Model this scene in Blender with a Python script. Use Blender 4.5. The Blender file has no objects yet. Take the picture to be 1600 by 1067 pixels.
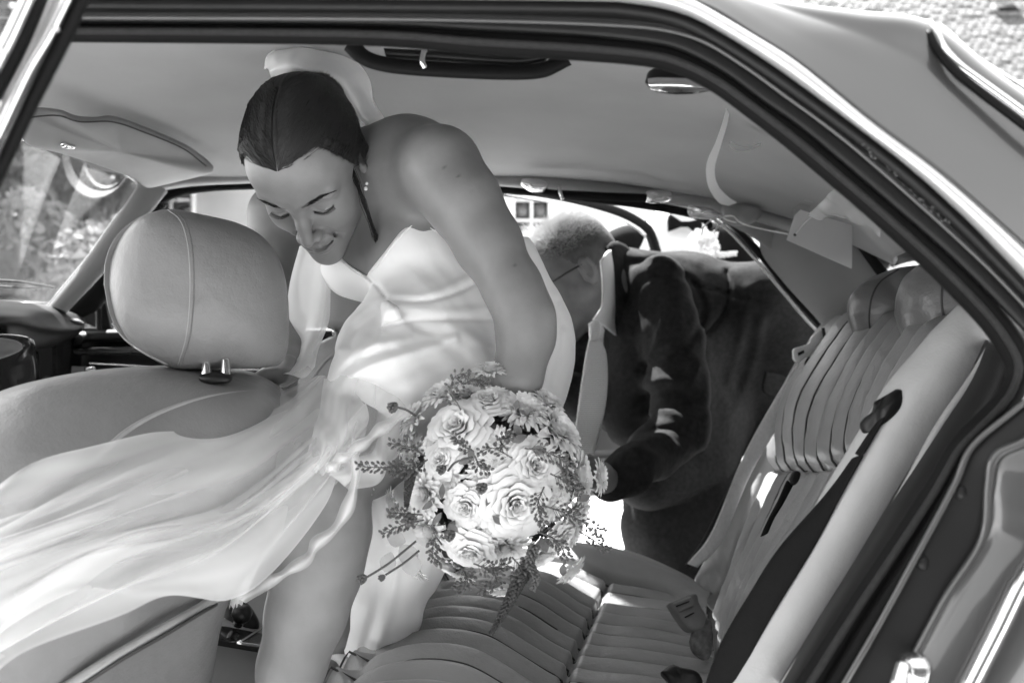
import bpy, bmesh, math, random
import numpy as np
from mathutils import Vector, Matrix
from mathutils.bvhtree import BVHTree
rnd = random.Random(7); NR = np.random.RandomState(7)
S = bpy.context.scene; COL = S.collection
CAMZ = 1.05; F = 1422.0
# ---------------- camera, world, sun, exposure
cd = bpy.data.cameras.new('camera'); cd.lens = 32; cd.sensor_width = 36; cd.clip_start = .02; cd.clip_end = 600
cam = bpy.data.objects.new('camera', cd); COL.objects.link(cam)
cam.location = (0, 0, CAMZ); cam.rotation_euler = (math.pi/2, 0, 0); S.camera = cam
cd.dof.use_dof = True; cd.dof.focus_distance = 1.22; cd.dof.aperture_fstop = 4.8
SUN = Vector((-.18, .45, .86)).normalized()
w = bpy.data.worlds.new('World'); S.world = w; w.use_nodes = True
nt = w.node_tree; nt.nodes.clear()
sk = nt.nodes.new('ShaderNodeTexSky'); sk.sky_type = 'NISHITA'; sk.sun_disc = False
sk.sun_elevation = math.asin(SUN.z); sk.sun_rotation = math.atan2(SUN.x, SUN.y)
bw = nt.nodes.new('ShaderNodeRGBToBW'); bg = nt.nodes.new('ShaderNodeBackground'); wo = nt.nodes.new('ShaderNodeOutputWorld')
nt.links.new(sk.outputs[0], bw.inputs[0]); nt.links.new(bw.outputs[0], bg.inputs[0]); bg.inputs[1].default_value = .15
nt.links.new(bg.outputs[0], wo.inputs[0])
sl = bpy.data.lights.new('sun', 'SUN'); sl.energy = 4.0; sl.angle = math.radians(.5); sl.color = (1, 1, 1)
so = bpy.data.objects.new('sun', sl); COL.objects.link(so); so.rotation_euler = SUN.to_track_quat('Z', 'Y').to_euler(); so.location = (0, 5, 8)
S.view_settings.view_transform = 'Standard'; S.view_settings.look = 'None'; S.view_settings.gamma = 1
S.view_settings.use_curve_mapping = False; S.view_settings.exposure = 3.0
S.cycles.max_bounces = 10; S.cycles.diffuse_bounces = 6; S.cycles.transparent_max_bounces = 24; S.cycles.use_denoising = True
S.cycles.sample_clamp_indirect = 6; S.cycles.caustics_reflective = False; S.cycles.caustics_refractive = False
# ---------------- helpers
def P(x, y, d): return Vector(((x-800)/F*d, d, CAMZ-(y-533.5)/F*d))
def Pn(a):
    a = np.asarray(a, float); return np.stack([(a[..., 0]-800)/F*a[..., 2], a[..., 2], CAMZ-(a[..., 1]-533.5)/F*a[..., 2]], -1)
def mat(name, col, rough=.6, noise=0, nscale=30, bump=0, bscale=200, metal=0, coat=0, sheen=0, spec=.5, sub=0, stretch=None, attr=None, attrcol=None, trans=0, transl=0, bump2=0, b2scale=20, facing=0):
    m = bpy.data.materials.new(name); m.use_nodes = True; t = m.node_tree; n = t.nodes; L = t.links
    b = n['Principled BSDF']; out = n['Material Output']
    b.inputs['Roughness'].default_value = rough; b.inputs['Metallic'].default_value = metal
    b.inputs['Coat Weight'].default_value = coat; b.inputs['Coat Roughness'].default_value = .06
    b.inputs['Sheen Weight'].default_value = sheen; b.inputs['Specular IOR Level'].default_value = spec
    if sub: b.inputs['Subsurface Weight'].default_value = sub; b.inputs['Subsurface Radius'].default_value = (.006,)*3; b.inputs['Subsurface Scale'].default_value = 1
    tc = n.new('ShaderNodeTexCoord'); vec = tc.outputs['Object']
    if stretch:
        mp = n.new('ShaderNodeMapping'); mp.inputs['Scale'].default_value = stretch; L.new(vec, mp.inputs[0]); vec = mp.outputs[0]
    c = None
    if noise:
        nz = n.new('ShaderNodeTexNoise'); nz.inputs['Scale'].default_value = nscale; nz.inputs['Detail'].default_value = 5; L.new(vec, nz.inputs[0])
        r = n.new('ShaderNodeMapRange'); r.inputs[1].default_value = .3; r.inputs[2].default_value = .7
        r.inputs[3].default_value = col*(1-noise); r.inputs[4].default_value = col*(1+noise); L.new(nz.outputs[0], r.inputs[0]); c = r.outputs[0]
    if attr:
        a = n.new('ShaderNodeAttribute'); a.attribute_name = attr
        mx = n.new('ShaderNodeMix'); mx.data_type = 'RGBA'; L.new(a.outputs['Fac'], mx.inputs[0])
        if c is not None: L.new(c, mx.inputs[6])
        else: mx.inputs[6].default_value = (col, col, col, 1)
        mx.inputs[7].default_value = (attrcol,)*3+(1,); c = mx.outputs[2]
    if c is None: b.inputs['Base Color'].default_value = (col, col, col, 1)
    else: L.new(c, b.inputs['Base Color'])
    nm = None
    for st, sc in ((bump, bscale), (bump2, b2scale)):
        if st:
            nz = n.new('ShaderNodeTexNoise'); nz.inputs['Scale'].default_value = sc; nz.inputs['Detail'].default_value = 4; L.new(vec, nz.inputs[0])
            bp = n.new('ShaderNodeBump'); bp.inputs['Strength'].default_value = st; bp.inputs['Distance'].default_value = .3/sc
            L.new(nz.outputs[0], bp.inputs['Height'])
            if nm: L.new(nm, bp.inputs['Normal'])
            nm = bp.outputs[0]
    if nm: L.new(nm, b.inputs['Normal'])
    sh = b.outputs[0]
    if transl:
        tr = n.new('ShaderNodeBsdfTranslucent'); tr.inputs[0].default_value = (col,)*3+(1,)
        ms = n.new('ShaderNodeMixShader'); ms.inputs[0].default_value = transl; L.new(sh, ms.inputs[1]); L.new(tr.outputs[0], ms.inputs[2]); sh = ms.outputs[0]
    if trans:
        tp = n.new('ShaderNodeBsdfTransparent'); ms = n.new('ShaderNodeMixShader')
        if facing:   # a net is denser to the eye where it turns edge-on
            lw = n.new('ShaderNodeLayerWeight'); lw.inputs[0].default_value = .5
            r = n.new('ShaderNodeMapRange'); r.inputs[3].default_value = trans; r.inputs[4].default_value = trans*(1-facing); L.new(lw.outputs['Facing'], r.inputs[0]); L.new(r.outputs[0], ms.inputs[0])
        else: ms.inputs[0].default_value = trans
        if facing:   # gathered cloth is denser: per-vertex weave density
            at = n.new('ShaderNodeAttribute'); at.attribute_name = 'dens'; m1 = n.new('ShaderNodeMath'); m1.operation = 'MULTIPLY_ADD'; m1.inputs[1].default_value = -.95; m1.inputs[2].default_value = 1
            m2 = n.new('ShaderNodeMath'); m2.operation = 'MULTIPLY'; L.new(at.outputs['Fac'], m1.inputs[0]); L.new(m1.outputs[0], m2.inputs[0]); L.new(r.outputs[0], m2.inputs[1]); L.new(m2.outputs[0], ms.inputs[0])
        L.new(sh, ms.inputs[1]); L.new(tp.outputs[0], ms.inputs[2]); sh = ms.outputs[0]
    L.new(sh, out.inputs[0]); return m
def glassmat(name, tint=1.0, refl=1.1, dust=0):
    m = bpy.data.materials.new(name); m.use_nodes = True; t = m.node_tree; n = t.nodes; L = t.links; n.remove(n['Principled BSDF'])
    tp = n.new('ShaderNodeBsdfTransparent'); tp.inputs[0].default_value = (tint,)*3+(1,)
    g = n.new('ShaderNodeBsdfGlossy'); g.inputs['Roughness'].default_value = .03
    lw = n.new('ShaderNodeLayerWeight'); lw.inputs[0].default_value = .5; pw = n.new('ShaderNodeMath'); pw.operation = 'POWER'; pw.inputs[1].default_value = 4; L.new(lw.outputs['Facing'], pw.inputs[0])
    f = n.new('ShaderNodeMapRange'); f.inputs[3].default_value = .03; f.inputs[4].default_value = .3; L.new(pw.outputs[0], f.inputs[0]); ms = n.new('ShaderNodeMixShader')
    L.new(f.outputs[0], ms.inputs[0]); L.new(tp.outputs[0], ms.inputs[1]); L.new(g.outputs[0], ms.inputs[2]); 
    if dust:
        df = n.new('ShaderNodeBsdfDiffuse'); df.inputs[0].default_value = (.55, .55, .55, 1); tl = n.new('ShaderNodeBsdfTranslucent'); tl.inputs[0].default_value = (.55, .55, .55, 1); m3 = n.new('ShaderNodeMixShader'); L.new(df.outputs[0], m3.inputs[1]); L.new(tl.outputs[0], m3.inputs[2])
        m4 = n.new('ShaderNodeMixShader'); nz = n.new('ShaderNodeTexNoise'); nz.inputs['Scale'].default_value = 6; nz.inputs['Detail'].default_value = 6; r = n.new('ShaderNodeMapRange'); r.inputs[3].default_value = dust*.4; r.inputs[4].default_value = dust*1.6; L.new(nz.outputs[0], r.inputs[0]); L.new(r.outputs[0], m4.inputs[0]); L.new(ms.outputs[0], m4.inputs[1]); L.new(m3.outputs[0], m4.inputs[2]); ms = m4
    L.new(ms.outputs[0], n['Material Output'].inputs[0]); return m
def thing(name, label, cat, loc, group=None):
    o = bpy.data.objects.new(name, None); o.empty_display_size = .1; COL.objects.link(o); o.location = loc
    o['label'] = label; o['category'] = cat
    if group: o['group'] = group
    return o
def absloc(o):
    v = Vector(o.location)
    return v + absloc(o.parent) if o.parent else v
def link(name, me, m, parent=None, smooth=True, label=None, kind=None, base=None):
    """me holds world coordinates; the object's origin is put at the parent's origin (or at base)"""
    o = bpy.data.objects.new(name, me); COL.objects.link(o)
    if m is not None:
        for k in (m if isinstance(m, (list, tuple)) else [m]): me.materials.append(k)
    if smooth: me.shade_smooth()
    org = absloc(parent) if parent else (Vector(base) if base is not None else Vector((0, 0, 0)))
    if base is not None: org = Vector(base)
    if org.length > 0: me.transform(Matrix.Translation(-org))
    o.location = org - (absloc(parent) if parent else Vector((0, 0, 0)))
    if parent: o.parent = parent
    if label: o['label'] = label
    if kind: o['kind'] = kind
    return o
def mesh(v, f, name='m'):
    me = bpy.data.meshes.new(name); me.from_pydata([tuple(x) for x in v], [], [tuple(int(i) for i in q) for q in f]); me.update(); return me
def meshnp(v, q, name='m'):
    me = bpy.data.meshes.new(name); v = np.ascontiguousarray(v, np.float32); q = np.ascontiguousarray(q, np.int32); k = q.shape[1]
    me.vertices.add(len(v)); me.vertices.foreach_set('co', v.ravel())
    me.loops.add(q.size); me.loops.foreach_set('vertex_index', q.ravel())
    me.polygons.add(len(q)); me.polygons.foreach_set('loop_start', np.arange(0, q.size, k, dtype=np.int32))
    me.update(calc_edges=True); me.validate(); return me
def cr(pts, n):
    """Catmull-Rom resample rows of an (k, ...) array to n samples, uniform parameter"""
    p = np.asarray(pts, float); k = len(p)
    if k == 1: return np.repeat(p, n, 0)
    if k == 2:
        t = np.linspace(0, 1, n).reshape((n,)+(1,)*(p.ndim-1)); return p[0]*(1-t)+p[1]*t
    pe = np.concatenate([2*p[:1]-p[1:2], p, 2*p[-1:]-p[-2:-1]]); t = np.linspace(0, k-1-1e-9, n); i = t.astype(int); u = (t-i).reshape((n,)+(1,)*(p.ndim-1))
    a, b, c, d = pe[i], pe[i+1], pe[i+2], pe[i+3]
    return .5*(2*b+(c-a)*u+(2*a-5*b+4*c-d)*u*u+(3*b-a-3*c+d)*u**3)
def arc(pts, n):
    """resample a polyline evenly by length after smoothing"""
    q = cr(pts, max(n*4, 200)); s = np.r_[0, np.cumsum(np.linalg.norm(np.diff(q, axis=0), axis=1))]
    t = np.linspace(0, s[-1], n); return np.stack([np.interp(t, s, q[:, k]) for k in range(q.shape[1])], -1)
def normals(G):
    du = np.gradient(G, axis=0); dv = np.gradient(G, axis=1); n = np.cross(du, dv); n /= np.linalg.norm(n, axis=-1, keepdims=True)+1e-12
    s = np.sign(-(n*G0(G)).sum(-1, keepdims=True)); s[s == 0] = 1; return n*s
def G0(G): return G-np.array([0, 0, CAMZ])
GRID = {}
def grid(name, rows, m, parent, nu=40, nv=40, disp=None, thick=0, kind=None, label=None, px=True, noise=0, nsc=8, dens=None):
    G = np.asarray(rows, float); G = cr(G, nu); G = cr(G.transpose(1, 0, 2), nv).transpose(1, 0, 2)
    if px: G = Pn(G)
    if disp is not None or noise:
        N = normals(G); U, V = np.meshgrid(np.linspace(0, 1, nu), np.linspace(0, 1, nv), indexing='ij')
        D = disp(U, V) if disp is not None else 0
        if noise: D = D+noise*fnoise(G*nsc)
        G = G+N*np.asarray(D)[..., None]
    GRID[name] = G.copy()
    idx = np.arange(nu*nv).reshape(nu, nv)
    q = np.stack([idx[:-1, :-1], idx[1:, :-1], idx[1:, 1:], idx[:-1, 1:]], -1).reshape(-1, 4)
    o = link(name, meshnp(G.reshape(-1, 3), q), m, parent, kind=kind, label=label)
    if dens is not None:
        U, V = np.meshgrid(np.linspace(0, 1, nu), np.linspace(0, 1, nv), indexing='ij'); setattr_f(o.data, 'dens', np.clip(dens(U, V), 0, 1).ravel())
    if thick:
        s = o.modifiers.new('s', 'SOLIDIFY'); s.thickness = thick; s.offset = 0
    return o
def tubemesh(pts, rads, ns=8, flat=1.0, cap=True):
    """pts (n,3) world, rads (n,), closed tube; flat scales the section across the view direction"""
    p = np.asarray(pts, float); n = len(p); r = np.broadcast_to(np.asarray(rads, float), (n,))
    t = np.gradient(p, axis=0); t /= np.linalg.norm(t, axis=1, keepdims=True)+1e-12
    ref = np.array([0, 1., .01]) if abs(t[:, 1]).mean() < .8 else np.array([0, .01, 1.])
    a = np.cross(t, ref); a /= np.linalg.norm(a, axis=1, keepdims=True)+1e-12; b = np.cross(t, a)
    th = np.linspace(0, 2*np.pi, ns, endpoint=False)
    V = p[:, None]+(a[:, None]*np.cos(th)[None, :, None]+b[:, None]*np.sin(th)[None, :, None]*flat)*r[:, None, None]
    idx = np.arange(n*ns).reshape(n, ns); nx = np.roll(idx, -1, 1)
    q = np.stack([idx[:-1], nx[:-1], nx[1:], idx[1:]], -1).reshape(-1, 4); V = V.reshape(-1, 3)
    if cap:
        V = np.vstack([V, p[:1], p[-1:]]); c0, c1 = n*ns, n*ns+1
        q = np.vstack([q, np.stack([nx[0], idx[0], np.full(ns, c0), np.full(ns, c0)], -1), np.stack([idx[-1], nx[-1], np.full(ns, c1), np.full(ns, c1)], -1)])
    return V, q
class Acc:
    def __init__(s): s.v = []; s.f = []; s.n = 0
    def add(s, v, q):
        v = np.asarray(v, float); q = np.asarray(q, int)
        if q.shape[1] == 3: q = np.c_[q, q[:, 2]]
        s.v.append(v); s.f.append(q+s.n); s.n += len(v)
    def box(s, c, e, R=None):
        v = np.array([[x, y, z] for x in (-1, 1) for y in (-1, 1) for z in (-1, 1)], float)*np.asarray(e)/2
        if R is not None: v = v@np.asarray(R).T
        s.add(v+np.asarray(c), [[0, 1, 3, 2], [4, 6, 7, 5], [0, 4, 5, 1], [2, 3, 7, 6], [0, 2, 6, 4], [1, 5, 7, 3]])
    def mesh(s):
        v = np.vstack(s.v); f = np.vstack(s.f); me = bpy.data.meshes.new('m')
        tri = f[:, 2] == f[:, 3]; loops = []; starts = []; k = 0
        cnt = np.where(tri, 3, 4); starts = np.r_[0, np.cumsum(cnt)[:-1]]
        mask = np.ones_like(f, bool); mask[tri, 3] = False; loops = f[mask]
        me.vertices.add(len(v)); me.vertices.foreach_set('co', v.astype(np.float32).ravel())
        me.loops.add(len(loops)); me.loops.foreach_set('vertex_index', loops.astype(np.int32))
        me.polygons.add(len(f)); me.polygons.foreach_set('loop_start', starts.astype(np.int32)); me.update(calc_edges=True); me.validate(); return me
def tube(name, pts, r, m, parent, n=40, ns=8, flat=1., px=True, kind=None, label=None):
    q = arc(pts, n); w = Pn(q[:, :3]) if px else q[:, :3]
    rr = cr(np.asarray(r, float), n) if hasattr(r, '__len__') else r
    a = Acc(); a.add(*tubemesh(w, rr, ns, flat)); return link(name, a.mesh(), m, parent, kind=kind, label=label)
def band(name, A, B, thick, m, parent, n=70, ns=14, e=2.0, da=None, kind=None, label=None, lift=0):
    """a solid moulding whose two edges follow pixel paths A and B (x,y,d)"""
    a = Pn(arc(A, n)); b = Pn(arc(B, n)); c = (a+b)/2; h = (b-a)/2
    t = np.gradient(c, axis=0); t /= np.linalg.norm(t, axis=1, keepdims=True); hn = h/np.linalg.norm(h, axis=1, keepdims=True)
    z = np.cross(t, hn); z /= np.linalg.norm(z, axis=1, keepdims=True); z *= np.sign(-z[:, 1:2]+1e-9)
    th = np.linspace(0, 2*np.pi, ns, endpoint=False); cs = np.sign(np.cos(th))*abs(np.cos(th))**(2/e); sn = np.sign(np.sin(th))*abs(np.sin(th))**(2/e)
    V = c[:, None]+h[:, None]*cs[None, :, None]+z[:, None]*(sn[None, :, None]*thick/2+lift)
    idx = np.arange(n*ns).reshape(n, ns); nx = np.roll(idx, -1, 1)
    q = np.stack([idx[:-1], nx[:-1], nx[1:], idx[1:]], -1).reshape(-1, 4); k = Acc(); k.add(V.reshape(-1, 3), q)
    for r_ in (0, n-1):
        k.add(np.vstack([V[r_], V[r_].mean(0)]), [[i, (i+1) % ns, ns, ns] for i in range(ns)])
    return link(name, k.mesh(), m, parent, kind=kind, label=label)
def pillow(name, poly, thick, m, parent, n=64, rings=14, e=2.4, label=None, disp=None, tilt=None, kind=None, mid=None, relax=0):
    """a cushion whose silhouette follows the closed pixel outline poly (x,y,d); e = squareness of its section"""
    p = np.asarray(poly, float); p = arc(np.vstack([p, p[:1]]), n+1)[:-1]; W = Pn(p); c = W.mean(0) if mid is None else np.array(P(*mid))
    u = np.cross(W-c, np.roll(W, -1, 0)-c).sum(0); u /= np.linalg.norm(u); u *= -np.sign(u[1]) if abs(u[1]) > .01 else 1
    th = np.linspace(0, np.pi/2, rings); k = Acc(); vs = []
    for sgn in (1, -1):
        for a in (th if sgn == 1 else th[:-1][::-1])[::1]:
            pass
    prof = [(np.sin(a)**(2/e) if a > 0 else 0, np.cos(a)**(2/e) if a < np.pi/2-1e-6 else 0) for a in th]
    prof = prof+[(s, -z) for s, z in prof[:-1][::-1]]
    V = np.array([c+(W-c)*s+u*z*thick/2 for s, z in prof])   # (R,n,3)
    if disp is not None: V = disp(V, prof)
    R = len(prof); idx = np.arange(R*n).reshape(R, n); nx = np.roll(idx, -1, 1)
    q = np.stack([idx[:-1], nx[:-1], nx[1:], idx[1:]], -1).reshape(-1, 4)
    if relax:   # ease the radial creases of the two faces
        for it in range(relax):
            wgt = np.array([np.clip((1-s)*3, 0, 1)*(1 if z > 0 else .0) for s, z in prof])[:, None, None]
            A_ = V.copy(); A_[1:-1] = (V[:-2]+V[2:])/2; A_ = (A_*.5+(np.roll(V, 1, 1)+np.roll(V, -1, 1))*.25); A_[0] = A_[1].mean(0); V = V*(1-wgt)+A_*wgt
    me = meshnp(V.reshape(-1, 3), q); bm = bmesh.new(); bm.from_mesh(me); bmesh.ops.remove_doubles(bm, verts=bm.verts, dist=1e-5); bmesh.ops.recalc_face_normals(bm, faces=bm.faces); bm.to_mesh(me); bm.free()
    return link(name, me, m, parent, label=label, kind=kind)
def slab(name, poly, thick, m, parent, bevel=.002, label=None, kind=None, smooth=False, depthdir=(0, 1, 0)):
    W = Pn(np.asarray(poly, float)); bm = bmesh.new(); vs = [bm.verts.new(x) for x in W]; f = bm.faces.new(vs)
    r = bmesh.ops.extrude_face_region(bm, geom=[f]); bmesh.ops.translate(bm, vec=Vector(depthdir)*thick, verts=[g for g in r['geom'] if isinstance(g, bmesh.types.BMVert)])
    bmesh.ops.recalc_face_normals(bm, faces=bm.faces); me = bpy.data.meshes.new('m'); bm.to_mesh(me); bm.free()
    o = link(name, me, m, parent, smooth=smooth, label=label, kind=kind)
    if bevel:
        b = o.modifiers.new('b', 'BEVEL'); b.width = bevel; b.segments = 2
    return o
def bvh(*obs):
    dg = bpy.context.evaluated_depsgraph_get(); out = []
    for o in obs:
        me = o.data; M = Matrix.Translation(absloc(o)); out.append(BVHTree.FromPolygons([M@v.co for v in me.vertices], [p.vertices[:] for p in me.polygons]))
    return out
def on(trees, x, y, lift=.001, default=1.2):
    o = Vector((0, 0, CAMZ)); dr = (P(x, y, 1)-o).normalized(); best = None
    for t in trees:
        h = t.ray_cast(o, dr)
        if h[0] is not None and (best is None or h[3] < best[3]): best = h
    return (best[0]-dr*lift) if best else P(x, y, default)
def seam(name, trees, pts, r, m, parent, n=60, lift=.0, default=1.2, ns=6):
    q = arc([(a, b, 0) for a, b in pts], n); w = np.array([on(trees, x, y, lift, default) for x, y, _ in q])
    k = Acc(); k.add(*tubemesh(w, r, ns)); return link(name, k.mesh(), m, parent)
def fnoise(p, seed=0):
    """cheap smooth pseudo noise of numpy coordinates, about -1..1"""
    r = np.random.RandomState(seed+11); o = 0; x, y, z = p[..., 0], p[..., 1], p[..., 2]
    for i in range(5):
        k = r.randn(3)*(1+.5*i); ph = r.rand()*6.28; k2 = r.randn(3)
        o = o+np.sin(x*k[0]+y*k[1]+z*k[2]+ph+1.3*np.sin(x*k2[0]+y*k2[1]+z*k2[2]+ph*2))/(1+.35*i)
    return o/2.6
# ---------------- signed-distance modelling
def smin(a, b, k):
    h = np.clip(.5+.5*(b-a)/k, 0, 1); return b*(1-h)+a*h-k*h*(1-h)
class Vox:
    def __init__(s, lo, hi, h):
        s.lo = np.array(lo, float); s.h = h; s.n = np.ceil((np.array(hi)-s.lo)/h).astype(int)+1; s.F = np.full(s.n, .05, np.float32)
    def sub(s, lo, hi):
        a = np.clip(np.floor((np.array(lo)-s.lo)/s.h).astype(int), 0, s.n-1); b = np.clip(np.ceil((np.array(hi)-s.lo)/s.h).astype(int)+1, 1, s.n)
        if (b <= a).any(): return None, None
        g = np.meshgrid(*[s.lo[i]+s.h*np.arange(a[i], b[i]) for i in range(3)], indexing='ij'); return tuple(slice(a[i], b[i]) for i in range(3)), np.stack(g, -1).astype(np.float32)
    def op(s, fn, lo, hi, k, mode='add'):
        sl, p = s.sub(np.array(lo)-.03-k, np.array(hi)+.03+k)
        if sl is None: return
        d = fn(p)
        if mode == 'add': s.F[sl] = smin(s.F[sl], d, k) if k > 0 else np.minimum(s.F[sl], d)
        else: s.F[sl] = -smin(-s.F[sl], d, k)
    def cap(s, a, b, ra, rb, k=.02, mode='add'):
        a = np.array(a, float); b = np.array(b, float); ba = b-a; L = (ba@ba)+1e-12
        def fn(p):
            t = np.clip(((p-a)@ba)/L, 0, 1); return np.linalg.norm(p-a-t[..., None]*ba, axis=-1)-(ra+(rb-ra)*t)
        R = max(ra, rb); s.op(fn, np.minimum(a, b)-R, np.maximum(a, b)+R, k, mode)
    def chain(s, pts, k=.02, mode='add', px=True):
        q = [(np.array(P(*p[:3])) if px else np.array(p[:3]), p[3]) for p in pts]
        if len(q) == 1: q = q*2
        for (a, ra), (b, rb) in zip(q[:-1], q[1:]): s.cap(a, b, ra, rb, k, mode)
    def ell(s, c, r, k=.02, mode='add', R=None):
        c = np.array(c, float); r = np.array(r, float)
        def fn(p):
            q = p-c
            if R is not None: q = q@R
            k0 = np.linalg.norm(q/r, axis=-1); k1 = np.linalg.norm(q/r**2, axis=-1)+1e-9; return k0*(k0-1)/k1
        m = r.max(); s.op(fn, c-m, c+m, k, mode)
    def all(s):
        return s.sub(s.lo, s.lo+s.h*(s.n-1))[1]
    def mesh(s):
        Fd = s.F; ins = Fd < 0; nx, ny, nz = Fd.shape
        c = np.zeros((nx-1, ny-1, nz-1), np.int8)
        for i in (0, 1):
            for j in (0, 1):
                for k in (0, 1): c += ins[i:nx-1+i, j:ny-1+j, k:nz-1+k]
        act = (c > 0) & (c < 8); I = np.argwhere(act); ids = np.full(act.shape, -1, np.int64); ids[act] = np.arange(len(I))
        pos = np.zeros((len(I), 3)); cnt = np.zeros(len(I))
        cor = [(i, j, k) for i in (0, 1) for j in (0, 1) for k in (0, 1)]
        for a in cor:
            for ax in range(3):
                if a[ax]: continue
                b = list(a); b[ax] = 1
                fa = Fd[I[:, 0]+a[0], I[:, 1]+a[1], I[:, 2]+a[2]]; fb = Fd[I[:, 0]+b[0], I[:, 1]+b[1], I[:, 2]+b[2]]
                m = (fa < 0) != (fb < 0); t = np.where(m, fa/(fa-fb+1e-20), 0); q = np.tile(np.array(a, float), (len(I), 1)); q[:, ax] += t
                pos[m] += q[m]; cnt[m] += 1
        V = s.lo+s.h*(I+pos/cnt[:, None]); Q = []
        for ax in range(3):
            o = [j for j in range(3) if j != ax]
            A = ins; sl0 = [slice(None)]*3; sl1 = [slice(None)]*3; sl0[ax] = slice(0, -1); sl1[ax] = slice(1, None)
            e0 = A[tuple(sl0)]; e1 = A[tuple(sl1)]; ch = e0 != e1; E_ = np.argwhere(ch)
            ok = (E_[:, o[0]] > 0) & (E_[:, o[1]] > 0) & (E_[:, o[0]] < Fd.shape[o[0]]-1) & (E_[:, o[1]] < Fd.shape[o[1]]-1); E_ = E_[ok]
            flip = e0[tuple(E_.T)]
            def cell(d0, d1):
                X = E_.copy(); X[:, o[0]] += d0; X[:, o[1]] += d1; return ids[tuple(X.T)]
            q = np.stack([cell(-1, -1), cell(0, -1), cell(0, 0), cell(-1, 0)], -1)
            if ax == 1: flip = ~flip
            q[~flip] = q[~flip][:, ::-1]; Q.append(q)
        return V, np.vstack(Q)
def setattr_f(me, name, val):
    a = me.attributes.new(name, 'FLOAT', 'POINT'); a.data.foreach_set('value', np.ascontiguousarray(val, np.float32))
def euler(a):
    cx, cy, cz = np.cos(a); sx, sy, sz = np.sin(a)
    return np.array([[cz, -sz, 0], [sz, cz, 0], [0, 0, 1]])@np.array([[cy, 0, sy], [0, 1, 0], [-sy, 0, cy]])@np.array([[1, 0, 0], [0, cx, -sx], [0, sx, cx]])
def segd(p, pts):
    """distance of points p (n,3) to a polyline"""
    best = np.full(len(p), 1e9)
    for a, b in zip(pts[:-1], pts[1:]):
        a = np.array(a); b = np.array(b); ba = b-a; t = np.clip(((p-a)@ba)/(ba@ba), 0, 1); best = np.minimum(best, np.linalg.norm(p-a-t[:, None]*ba, axis=1))
    return best
# ---------------- materials
M = {}
M['paint'] = mat('grey_car_paint', .045, .28, noise=.04, nscale=3, coat=.8, spec=.5)
M['gutter'] = mat('bright_roof_edge', .55, .32, metal=.6, noise=.06, nscale=30)  # pale metal carries the roof edge's sky highlight in its colour
M['tongue'] = mat('pale_steel_tongue', .7, .3, metal=.3, noise=.05, nscale=40)
M['chrome'] = mat('chrome', .75, .12, metal=1, noise=.05, nscale=40)
M['steel'] = mat('brushed_steel', .6, .3, metal=1, noise=.08, nscale=60)
M['rubber'] = mat('black_rubber', .005, .7, bump=.3, bscale=300, spec=.12)
M['flock'] = mat('dark_flocked_seal', .010, .9, noise=.35, nscale=240, bump=.6, bscale=500)
M['frame'] = mat('dark_frame_paint', .012, .4, noise=.08, nscale=20, spec=.2)
M['headliner'] = mat('headliner_cloth', .215, .95, noise=.10, nscale=5, bump=.6, bscale=700, sheen=.2, spec=.1)
M['vinyl'] = mat('trim_vinyl', .24, .5, noise=.05, nscale=18, bump=.25, bscale=520, spec=.35)
M['leather'] = mat('grey_leather', .255, .42, noise=.07, nscale=14, bump=.55, bscale=380, bump2=.3, b2scale=45, spec=.45)
M['leather_front'] = mat('front_seat_leather', .165, .42, noise=.07, nscale=14, bump=.55, bscale=380, bump2=.3, b2scale=45, spec=.45)
M['leather_dark'] = mat('dark_headrest_leather', .12, .32, noise=.08, nscale=14, bump=.5, bscale=380, bump2=.35, b2scale=30, spec=.6)
M['sheer'] = mat('sheer_grey_swirl', .30, .8, trans=.6, noise=.02)  # for the loops that shape the windscreen reflection
M['leather2'] = mat('worn_pale_leather', .38, .45, noise=.06, nscale=10, bump=.45, bscale=420, bump2=.2, b2scale=30, spec=.4)
M['stitch'] = mat('seam_thread', .035, .7, noise=.1, nscale=90)
M['piping'] = mat('leather_piping', .28, .4, noise=.06, nscale=60)
M['dash'] = mat('black_dashboard_vinyl', .006, .5, bump=.3, bscale=300, spec=.2)
M['gloss'] = mat('polished_dark_wood', .012, .2, noise=.3, nscale=12, coat=.35, spec=.3)
M['carpet'] = mat('grey_carpet', .12, 1, noise=.35, nscale=120, bump=.8, bscale=260)
M['webbing'] = mat('belt_webbing', .62, .7, noise=.08, nscale=200, bump=.5, bscale=500)
M['blackweb'] = mat('black_belt_webbing', .006, .75, noise=.15, nscale=200, bump=.5, bscale=500, spec=.15)
M['plastic'] = mat('grey_plastic', .16, .5, noise=.06, nscale=80, bump=.3, bscale=500)
M['blackplastic'] = mat('black_plastic', .006, .4, spec=.3, noise=.1, nscale=30)
M['dusty'] = glassmat('dusty_windscreen_glass', .9, dust=.055)
M['glass'] = glassmat('window_glass', .93)
M['skin'] = mat('skin', .20, .45, noise=.09, nscale=26, bump=.3, bscale=700, bump2=.12, b2scale=120, spec=.4, sub=.2, attr='dark', attrcol=.012)
M['skin2'] = mat('ruddy_skin', .145, .5, noise=.14, nscale=30, bump=.25, bscale=500, bump2=.15, b2scale=80, spec=.35, sub=.2, attr='dark', attrcol=.04)
M['hair'] = mat('dark_brown_hair', .007, .55, noise=.4, nscale=14, spec=.25)
M['hairs'] = mat('dark_hair_strands', .020, .33, noise=.45, nscale=9, spec=.6)
M['greyhair'] = mat('fair_grey_hair', .55, .5, noise=.45, nscale=18, spec=.4, transl=.25)
M['greyscalp'] = mat('short_grey_hair', .075, .8, noise=.25, nscale=60, bump=.4, bscale=420)
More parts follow.
